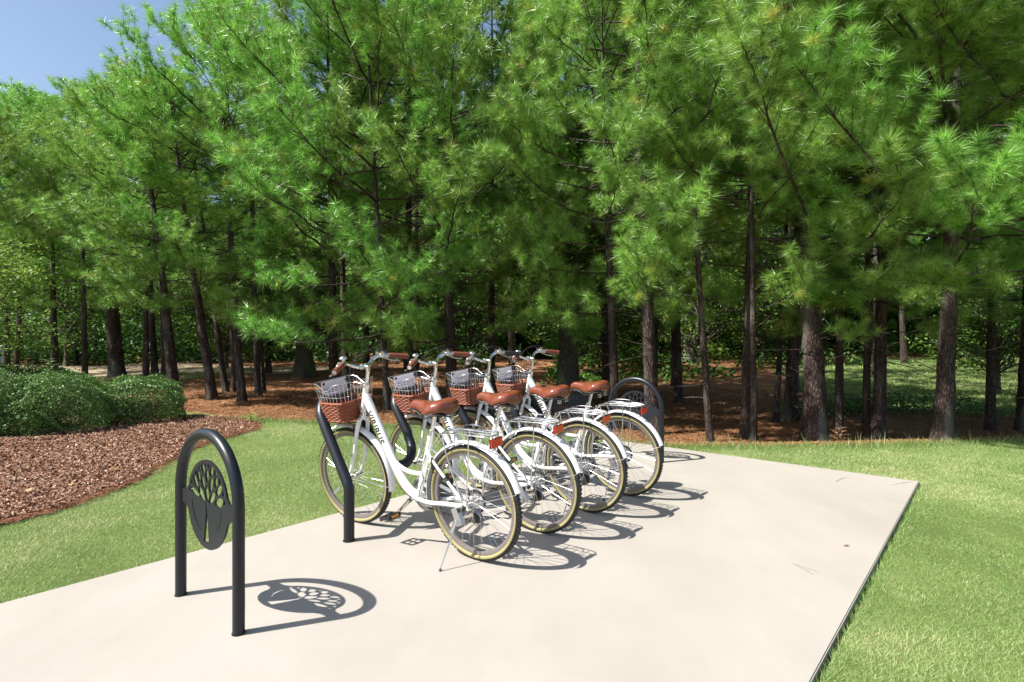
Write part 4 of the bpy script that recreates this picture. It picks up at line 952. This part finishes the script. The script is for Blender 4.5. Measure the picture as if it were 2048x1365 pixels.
    def resample(lp, m):
        L = [0]
        for i in range(len(lp)): L.append(L[-1]+(lp[(i+1) % len(lp)]-lp[i]).length)
        out = []
        for k in range(m):
            s = L[-1]*k/m; i = max(j for j in range(len(L)-1) if L[j] <= s); t = (s-L[i])/(L[i+1]-L[i]+1e-9); out.append(lp[i].lerp(lp[(i+1) % len(lp)], t))
        return out
    NP = 36
    levels = [(.958, 1.215, .172, 1.0), (.960, 1.205, .165, .955), (.962, 1.196, .160, .91), (.965, 1.188, .155, .868), (.972, 1.165, .135, .748)]
    loops = [resample(rr_loop(a, b, c, z), NP) for a, b, c, z in levels]
    def dipf(p): return -.05*math.exp(-((p.x-1.075)/.05)**2) if abs(p.y) > .12 else 0.
    bw = MB()
    for li, lp in enumerate(loops[:4]):
        q = [p+Vector((0, 0, dipf(p)*(1 if li == 0 else .35 if li == 1 else 0))) for p in lp]; bw.tube(q, 0.0026 if li == 0 else .0017, 'chrome' if li else 'alloy', 6, closed=True)
    for k in range(NP):
        a, b = loops[0][k]+Vector((0, 0, dipf(loops[0][k]))), loops[3][k]; bw.tube([a, b], .0013, 'chrome', 4)
    for sy in (-.06, .06): bw.tube([(.958, sy, .985), (.925, sy*.6, .965), (.90, sy*.25, .97)], .003, 'chrome', 6)
    for sy in (-1, 1): bw.tube(spline([(1.14, sy*.10, .75), (1.12, sy*.075, .62), (WB+.005, sy*.066, RW+.02)], 4), .0024, 'chrome', 6)
    bo = bw.build('basket', root); front.append(bo)
    wk = MB(); nl = 11
    vs_, fs_ = [], []
    for j in range(nl):
        t = j/(nl-1); ring_ = [loops[3][k].lerp(loops[4][k], t)+Vector((0, 0, 0)) for k in range(NP)]
        if j % 1 == 0:
            q = [p+(p-Vector((1.08, 0, p.z))).normalized()*(.0025 if (k+j) % 2 else -.0025) for k, p in enumerate(ring_)]
            wk.tube(q, .0062 if 0 < j < nl-1 else .0085, 'wicker', 6, closed=True)
        vs_ += ring_
    for j in range(nl-1):
        for k in range(NP): fs_.append((j*NP+k, j*NP+(k+1) % NP, (j+1)*NP+(k+1) % NP, (j+1)*NP+k))
    vs_ = [v+(Vector((1.08, 0, v.z))-v).normalized()*.004 for v in vs_]; fs_.append(tuple(range((nl-1)*NP, nl*NP)))
    wk.add(vs_, fs_, 'wicker'); wk.build('wicker_weave', bo)
    for k in range(0, NP, 2): pass
    pc = MB(); pc.box((1.188, -.005, .945), (.004, .215, .105), 'placard'); po = pc.build('placard', bo)
    pc = MB()
    for y_ in (-.105, .095):
        for z_ in (.985, .905): pc.tube([(1.176, y_, z_), (1.182, y_, z_)], .010, 'black_plastic', 12)
    pc.box((1.16, -.01, .872), (.05, .15, .03), 'black_plastic'); pc.build('placard_clips', bo)
    # seat post, saddle
    s = MB(); s.tube([(.304, 0, .71), (.262, 0, .835)], .0135, 'chrome', 14); s.tube([(.308, 0, .70), (.300, 0, .73)], .0215, 'alloy', 14); s.box((.262, 0, .838), (.04, .035, .022), 'black_plastic'); s.build('seat_post', root)
    n_u, n_v = 30, 22; us = [i/(n_u-1) for i in range(n_u)]; vs_, fs_ = [], []
    def sw_(u): return float(np.interp(u, [0, .02, .08, .2, .34, .48, .6, .75, .9, .97, 1], [.03, .06, .096, .118, .114, .084, .052, .037, .033, .026, .006]))
    def sz_(u): return float(np.interp(u, [0, .06, .2, .38, .55, .72, .88, 1], [.902, .926, .930, .914, .902, .908, .908, .885]))
    for u in us:
        x_ = .120+u*.345; hw = sw_(u); zt = sz_(u); dep = float(np.interp(u, [0, .3, .55, 1], [.068, .088, .080, .046]))
        for j in range(n_v):
            a = PI*j/(n_v-1); cx_ = -math.cos(a); sx = math.copysign(abs(cx_)**.75, cx_); zz_ = zt-dep*(1-math.sin(a)**.55)-.010*math.exp(-(sx/.22)**2)*(1 if .1 < u < .62 else 0)
            vs_.append((x_, sx*hw, zz_))
    for i in range(n_u-1):
        for j in range(n_v-1): k = i*n_v+j; fs_.append((k, k+1, k+n_v+1, k+n_v))
    fs_.append(tuple(range(n_v))); fs_.append(tuple(range((n_u-1)*n_v, n_u*n_v)))
    for i in range(n_u-1): k = i*n_v; fs_.append((k, k+n_v, k+n_v+n_v-1, k+n_v-1))
    s = MB(); s.add(vs_, fs_, 'brown_leather'); so_ = s.build('saddle', root, angle=55)
    for m_ in (so_.modifiers.new('s', 'SUBSURF'),): m_.levels = 1; m_.render_levels = 1
    s = MB(); edge = []
    for u in us: edge.append((.120+u*.345, sw_(u)*.985, sz_(u)-float(np.interp(u, [0, .3, .55, 1], [.068, .088, .080, .046]))-.003))
    s.tube(edge+[(a, -b, c) for a, b, c in reversed(edge)], .0045, 'black_plastic', 8, closed=True)
    s.box((.205, 0, .842), (.12, .15, .014), 'black_plastic')
    for sy in (-.022, .022): s.tube(spline([(.15, sy, .845), (.22, sy, .832), (.30, sy, .83), (.42, sy*.5, .855)], 4), .0035, 'alloy', 6)
    for sy in (-.045, .045):
        hx = [(.165+.016*math.cos(t*.9), sy+.016*math.sin(t*.9), .80+t*.0016) for t in range(28)]; s.tube(hx, .0025, 'chrome', 5)
    s.build('saddle_base', so_)
    # cranks, pedals, chain
    s = MB(); s.tube([(.452, -.06, .293), (.452, .072, .293)], .009, 'alloy', 10); cl, cr = Vector((.452, .075, .293)), Vector((.452, -.075, .293)); dv = Vector((.128, 0, -.108)).normalized()
    s.tube([cl-dv*.008, cl+dv*.01, cl+dv*.165], [.014, .013, .009], 'chrome', 10); s.tube([cr+dv*.008, cr-dv*.01, cr-dv*.165], [.014, .013, .009], 'chrome', 10)
    s.disc((.452, .074, .293), .013, -.002, .012, 'black_plastic', 12)
    co = s.build('crankset', root)
    for c_, dd, sy in ((cl, dv*.165, 1), (cr, -dv*.165, -1)):
        pm = MB(); q = c_+dd+Vector((0, sy*.055, 0)); pm.tube([c_+dd, c_+dd+Vector((0, sy*.095, 0))], .006, 'alloy', 8)
        rt = Matrix.Rotation(.25, 3, 'Y')
        for xx_ in (-.038, .038): pm.box(q+rt @ Vector((xx_, 0, 0)), (.016, .095, .026), 'black_plastic', rt)
        for yy_ in (-.044, 0, .044): pm.box(q+rt @ Vector((0, yy_, 0)), (.07, .009, .020), 'black_plastic', rt)
        for xx_ in (-.0475, .0475): pm.box(q+rt @ Vector((xx_, 0, 0)), (.003, .052, .014), 'amber_lens', rt)
        pm.build('pedal', co)
    ch = MB(); ch.ring((.452, -.045, .293), [(.052, -.0015), (.085, -.0015), (.085, .0015), (.052, .0015)], 'alloy', 36); ch.ring((.452, -.052, .293), [(.075, -.001), (.10, -.001), (.10, .001), (.075, .001)], 'alloy', 36)
    for k in range(5): a = k*2*PI/5; ch.tube([(.452, -.046, .293), (.452+.06*math.cos(a), -.046, .293+.06*math.sin(a))], .006, 'alloy', 6)
    ch.build('chainring', co)
    gd = MB(); R = []
    for i in range(15): a = math.radians(60+i*240/14); R.append((.452+.112*math.cos(a), .293+.112*math.sin(a)))
    out_ = [(.452+.108*math.cos(a), -.060, .293+.108*math.sin(a)) for a in [math.radians(-100-i*0) for i in range(1)]]
    poly = [(.01, -.060, .355), (.01, -.060, .325)]
    gv = [(.02, .362), (.20, .385), (.36, .405)]+[(.452+.115*math.cos(math.radians(a)), .293+.115*math.sin(math.radians(a))) for a in range(100, -100, -20)]+[(.40, .19), (.36, .225), (.20, .318), (.02, .325)]
    k = len(gv); vs_ = [(a, -.058, b) for a, b in gv]+[(a, -.0605, b) for a, b in gv]; fs_ = [tuple(range(k)), tuple(range(2*k-1, k-1, -1))]+[(i, (i+1) % k, k+(i+1) % k, k+i) for i in range(k)]
    gd.add(vs_, fs_, 'clear_lens'); gd.build('chain_guard', root, smooth=False)
    ca = MB()
    for i, r_c in enumerate((.046, .042, .037, .033, .029, .025)): ca.disc((0, -.034-.0035*i, RW), r_c, -.001, .001, 'alloy', 24)
    ca.ring((0, -.028, RW), [(.052, 0), (.070, 0), (.070, .0015), (.052, .0015)], 'black_plastic', 28); ca.build('cassette', root)
    de = MB(); de.tube([(0, -.066, RW-.02), (.02, -.068, RW-.07)], .012, 'alloy', 8); de.box((.03, -.064, RW-.105), (.05, .02, .085), 'black_plastic', Matrix.Rotation(.5, 3, 'Y')); de.disc((.025, -.058, RW-.075), .022, -.003, .003, 'black_plastic', 14); de.disc((.055, -.058, RW-.135), .022, -.003, .003, 'black_plastic', 14)
    de.build('derailleur', root)
    cn = MB(); lp = [(.452+.086*math.cos(math.radians(a)), -.046, .293+.086*math.sin(math.radians(a))) for a in range(95, -95, -15)]; lp += [(.40, -.046, .208), (.07, -.046, .195), (.045, -.046, .185), (.03, -.046, .21), (.045, -.046, .27), (.03, -.046, .31), (-.03, -.046, .315), (-.04, -.046, RW), (-.02, -.046, .37), (.02, -.046, .378)]
    cn.tube(lp, .004, 'black_plastic', 5, closed=True); cn.build('chain', root)
    # kickstand
    ks = MB(); ks.tube([(.01, .066, .335), (.02, .082, .315)], .015, 'black_plastic', 12); ks.box((.045, .088, .275), (.045, .028, .10), 'alloy', Matrix.Rotation(.38, 3, 'Y')); ks.tube([(.055, .095, .25), (.085, .115, .185)], [.013, .008], 'chrome', 10)
    ks.tube([(.040, .095, .27), (.052, .25, .028)], .0042, 'chrome', 8); ks.tube([(.0515, .243, .035), (.0525, .252, .0235)], .007, 'black_plastic', 8)
    ks.build('kickstand', root)
    # rear rack
    rk = MB()
    outer = [(.235, 0, .712), (.21, .03, .722), (.12, .058, .742), (0, .066, .748), (-.13, .066, .75), (-.175, .05, .75), (-.19, 0, .75)]
    lp = spline(outer, 4); rk.tube(lp+[Vector((p.x, -p.y, p.z)) for p in reversed(lp[1:-1])], .0042, 'chrome', 8, closed=True)
    for y_ in (-.022, .022): rk.tube(spline([(.21, y_*.8, .722), (.12, y_, .746), (0, y_, .752), (-.186, y_, .752)], 4), .0033, 'chrome', 6)
    for x_ in (.15, .08, .01, -.06, -.13): rk.tube([(x_, -.06, .745), (x_, .06, .745)], .003, 'chrome', 6)
    rk.tube(spline([(.12, -.04, .758), (.05, -.048, .775), (-.06, -.048, .775), (-.10, 0, .772), (-.06, .048, .775), (.05, .048, .775), (.12, .04, .758)], 4), .0033, 'chrome', 6)
    for sy in (-1, 1):
        rk.tube(spline([(.165, sy*.052, .736), (.12, sy*.068, .60), (.015, sy*.072, RW+.005)], 5), .0042, 'chrome', 8); rk.tube(spline([(-.045, sy*.066, .748), (-.045, sy*.070, .64), (-.008, sy*.074, RW+.005)], 5), .0042, 'chrome', 8)
        rk.tube([(.20, sy*.03, .724), (.30, sy*.02, .62)], .0030, 'chrome', 6)
    # bungee wires folded over the fender
    for i in range(7):
        x_ = .05-.035*i; rk.tube(spline([(x_+.02, .050, .745), (x_, .042, .722), (x_-.02, .036, RW+.372*math.sqrt(max(.1, 1-((x_-.02)/.372)**2))+.004), (x_-.03, .0, RW+.374*math.sqrt(max(.1, 1-((x_-.03)/.374)**2))+.004)], 3), .0012, 'alloy', 4)
    ro = rk.build('rear_carrier', root)
    rd = MB(); rd.box((-.196, 0, .708), (.008, .100, .045), 'red_lens'); rd.box((-.190, 0, .708), (.006, .106, .051), 'black_plastic')
    for y_ in (-.025, .025): rd.box((-.190, y_, .742), (.004, .012, .03), 'alloy')
    rd.build('rear_reflector', root)
    return root, front
def kids(o): return list(o.children)
def place(root, x, y, phi, lean, steer, front_names):
    bpy.context.view_layer.update()
    d = Vector((math.cos(phi), math.sin(phi), 0)); left = Vector((-math.sin(phi), math.cos(phi), 0))
    root.location = (x, y, 0)
    root.rotation_mode = 'QUATERNION'
    root.rotation_quaternion = (Matrix.Rotation(-lean, 4, d) @ Matrix.Rotation(phi, 4, 'Z')).to_quaternion()
    S = Matrix.Translation(HB) @ Matrix.Rotation(steer, 4, HAX) @ Matrix.Translation(-HB)
    for o in root.children:
        if o.get('_front'): o.matrix_local = S @ o.matrix_local
proto_bike, front = make_bike(('grip_leather', 'grip_leather'), 'nearest white step-through bicycle with brown saddle, orange pedal reflector and rear kickstand down')
for o in front: o['_front'] = 1
FN = [o.name for o in front]
BK = [(-.2032, 3.2806, 143.3, 6), (.1774, 3.7388, 143.0, 3), (.5520, 4.1710, 142.6, 0), (.9172, 4.6061, 142.2, -1)]
LBL = ['nearest white step-through bicycle with brown saddle and its left pedal fully in view',
 'second white bicycle from the camera, brown saddle in front of the third basket',
 'third white bicycle, the one with a black right grip and bare silver left bar end',
 'farthest white bicycle, rear wheel beside the far arch rack']
bikes = []
for i, (x, y, ph, stv) in enumerate(BK):
    if i == 0: b = proto_bike
    else:
        b = proto_bike.copy(); C.objects.link(b)
        for c in proto_bike.children:
            q = c.copy(); C.objects.link(q); q.parent = b; 
            for g_ in c.children: r2 = g_.copy(); C.objects.link(r2); r2.parent = q
    b['label'] = LBL[i]; bikes.append((b, x, y, ph, stv))
for b, x, y, ph, stv in bikes: place(b, x, y, math.radians(ph), math.radians(5.16), math.radians(stv), FN)
# third bicycle: black right grip, left grip missing
b3 = bikes[2][0]
for c in list(b3.children):
    if c.name.startswith('grip'):
        ys = sum(v.co.y for v in c.data.vertices)
        if ys > 0: bpy.data.objects.remove(c)
        else:
            c.data = c.data.copy(); c.data.materials[0] = M['black_plastic']; c['label'] = 'black rubber grip'
for b, *_ in bikes:
    for c in b.children:
        if '_front' in c: del c['_front']

# cable locks
def ring_lock(c, r, nrm, label):
    q = Vector(nrm).to_track_quat('Z', 'Y').to_matrix(); s = MB(); s.tube([Vector(c)+q @ Vector((r*math.cos(a*PI/12), r*math.sin(a*PI/12), 0)) for a in range(24)], .005, 'black_plastic', 8, closed=True)
    b = Vector(c)+q @ Vector((r, 0, 0)); s.box(b, (.03, .03, .06), 'black_plastic', q); o = s.build('cable_lock'); tag(o, label, 'bike lock', 'bike locks on the wave rack'); return o
def on_plane(px, py, Yd): return ((px-CX)*Yd/FOC, Yd, EYE-(py-HY)*Yd/FOC)
ring_lock(on_plane(958, 862, 4.45), .055, (.3, .2, 1), 'thin black ring lock around the rack tube in front of the third basket')
ring_lock(on_plane(1068, 836, 4.95), .06, (.5, -.6, .6), 'black ring lock hanging on the rearmost visible rack tube')

# ------------------------------------------------------------------ bench behind the racks
def bench():
    ang = math.radians(168); root = empty('park_bench', (.62, 9.0, float(terrain(.62, 9.0))-.03)); root.rotation_euler = (0, 0, ang); tag(root, 'black slatted metal bench behind the farthest saddles', 'bench')
    Wd = 1.25; root.scale = (1, 1, .93)
    f = MB()
    f.tube([(-Wd/2, .02, .82), (Wd/2, .02, .82)], .018, 'black_powder', 8); f.tube([(-Wd/2, .0, .46), (Wd/2, .0, .46)], .016, 'black_powder', 8); f.tube([(-Wd/2, .42, .43), (Wd/2, .42, .43)], .016, 'black_powder', 8); f.build('rails', root)
    slat = MB(); slat.box((0, 0, 0), (.020, .006, .36), 'black_powder'); m_ = slat.mesh('back_slat')
    for i in range(34): o = link('back_slat', m_, root); o.location = (-Wd/2+.03+i*(Wd-.06)/33, .012, .64)
    slat = MB(); slat.box((0, 0, 0), (.020, .42, .006), 'black_powder'); m_ = slat.mesh('seat_slat')
    for i in range(34): o = link('seat_slat', m_, root); o.location = (-Wd/2+.03+i*(Wd-.06)/33, .21, .455)
    for sx in (-Wd/2, Wd/2):
        g = MB(); g.tube(spline([(sx, .02, .0), (sx, .0, .45), (sx, .02, .82)], 4), .02, 'black_powder', 8); g.tube(spline([(sx, .42, .0), (sx, .42, .42), (sx, .40, .62), (sx, .2, .64), (sx, .02, .64)], 4), .018, 'black_powder', 8); g.build('leg', root)
bench()
# waste station at the left margin
x, y = at(2, 750); root = empty('waste_station', (x, y, float(terrain(x, y)))); tag(root, 'dark green post box with a pale notice plate at the left edge', 'waste bin')
s = MB(); s.box((0, .05, .55), (.06, .06, 1.3), 'green_box'); s.build('post', root)
s = MB(); s.box((.0, -.02, .62), (.42, .16, .62), 'green_box'); s.build('bin_body', root)
s = MB(); s.box((.25, -.02, .74), (.12, .14, .20), 'green_box', Matrix.Rotation(.5, 3, 'Y')); s.build('bag_chute', root)
s = MB(); s.box((0, -.0, 1.12), (.36, .02, .34), 'sign_white'); s.box((.06, -.011, 1.10), (.012, .004, .26), 'black_plastic'); s.build('sign_plate', root)

# litter on the slab: needles, a leaf
def needle_litter(a, b, label):
    s = MB(); A, B = at0(*a), at0(*b); m_ = (A+B)/2+Vector((0, 0, .004))
    s.tube(spline([A, m_, B], 4), .0009, 'twig', 5); s.tube(spline([A, m_+Vector((.02, .01, 0)), B+Vector((.05, .03, 0))], 4), .0008, 'twig', 5); tag(s.build('fallen_needles'), label, 'pine needles')
def at0(px, py): Y_ = FOC*EYE/(py-HY); return Vector(((px-CX)*Y_/FOC, Y_, .003))
needle_litter((1670, 965), (1686, 957), 'small forked twig lying near the far edge of the slab')
needle_litter((1585, 1128), (1626, 1150), 'pale pine needle pair lying in the middle of the bare concrete')
needle_litter((1782, 971), (1818, 966), 'pine needles lying beside the far right corner of the slab')
p = at0(1692, 1093); me = raw_mesh('fallen_leaf', [(-.02, 0, .004), (0, -.01, .001), (.022, 0, .010), (0, .011, .002)], [(0, 1, 2, 3)], 'dry_leaf', [.1]); o = link('fallen_leaf', me); o.location = p; tag(o, 'tiny dark curled leaf on the bare concrete near the right edge', 'leaf')
for i, (px, py) in enumerate([(262, 968), (372, 928), (88, 1012), (170, 1000)]):
    x, y = at(px-30, py-12); r = random.Random(i); vs_ = [(0, 0, .0)]; k = 11
    for j in range(k): a = 2*PI*j/k; q = .055*(1 if j % 2 else .45)*r.uniform(.7, 1.3); vs_.append((q*math.cos(a), q*math.sin(a), r.uniform(0, .03)))
    me = raw_mesh('dry_leaf', vs_, [(0, j+1, (j+1) % k+1) for j in range(k)], 'dry_leaf', [.8]*k); o = link('dry_leaf', me); o.location = (x, y, float(terrain(x, y))+.07)
    tag(o, ['curled pale oak leaf on the mulch just left of the arch rack', 'pale dry leaf on the mulch edge right above the arch', 'pale dry leaf near the lower left of the mulch', 'second pale dry leaf on the mulch, right of the lower left one'][i], 'leaf')
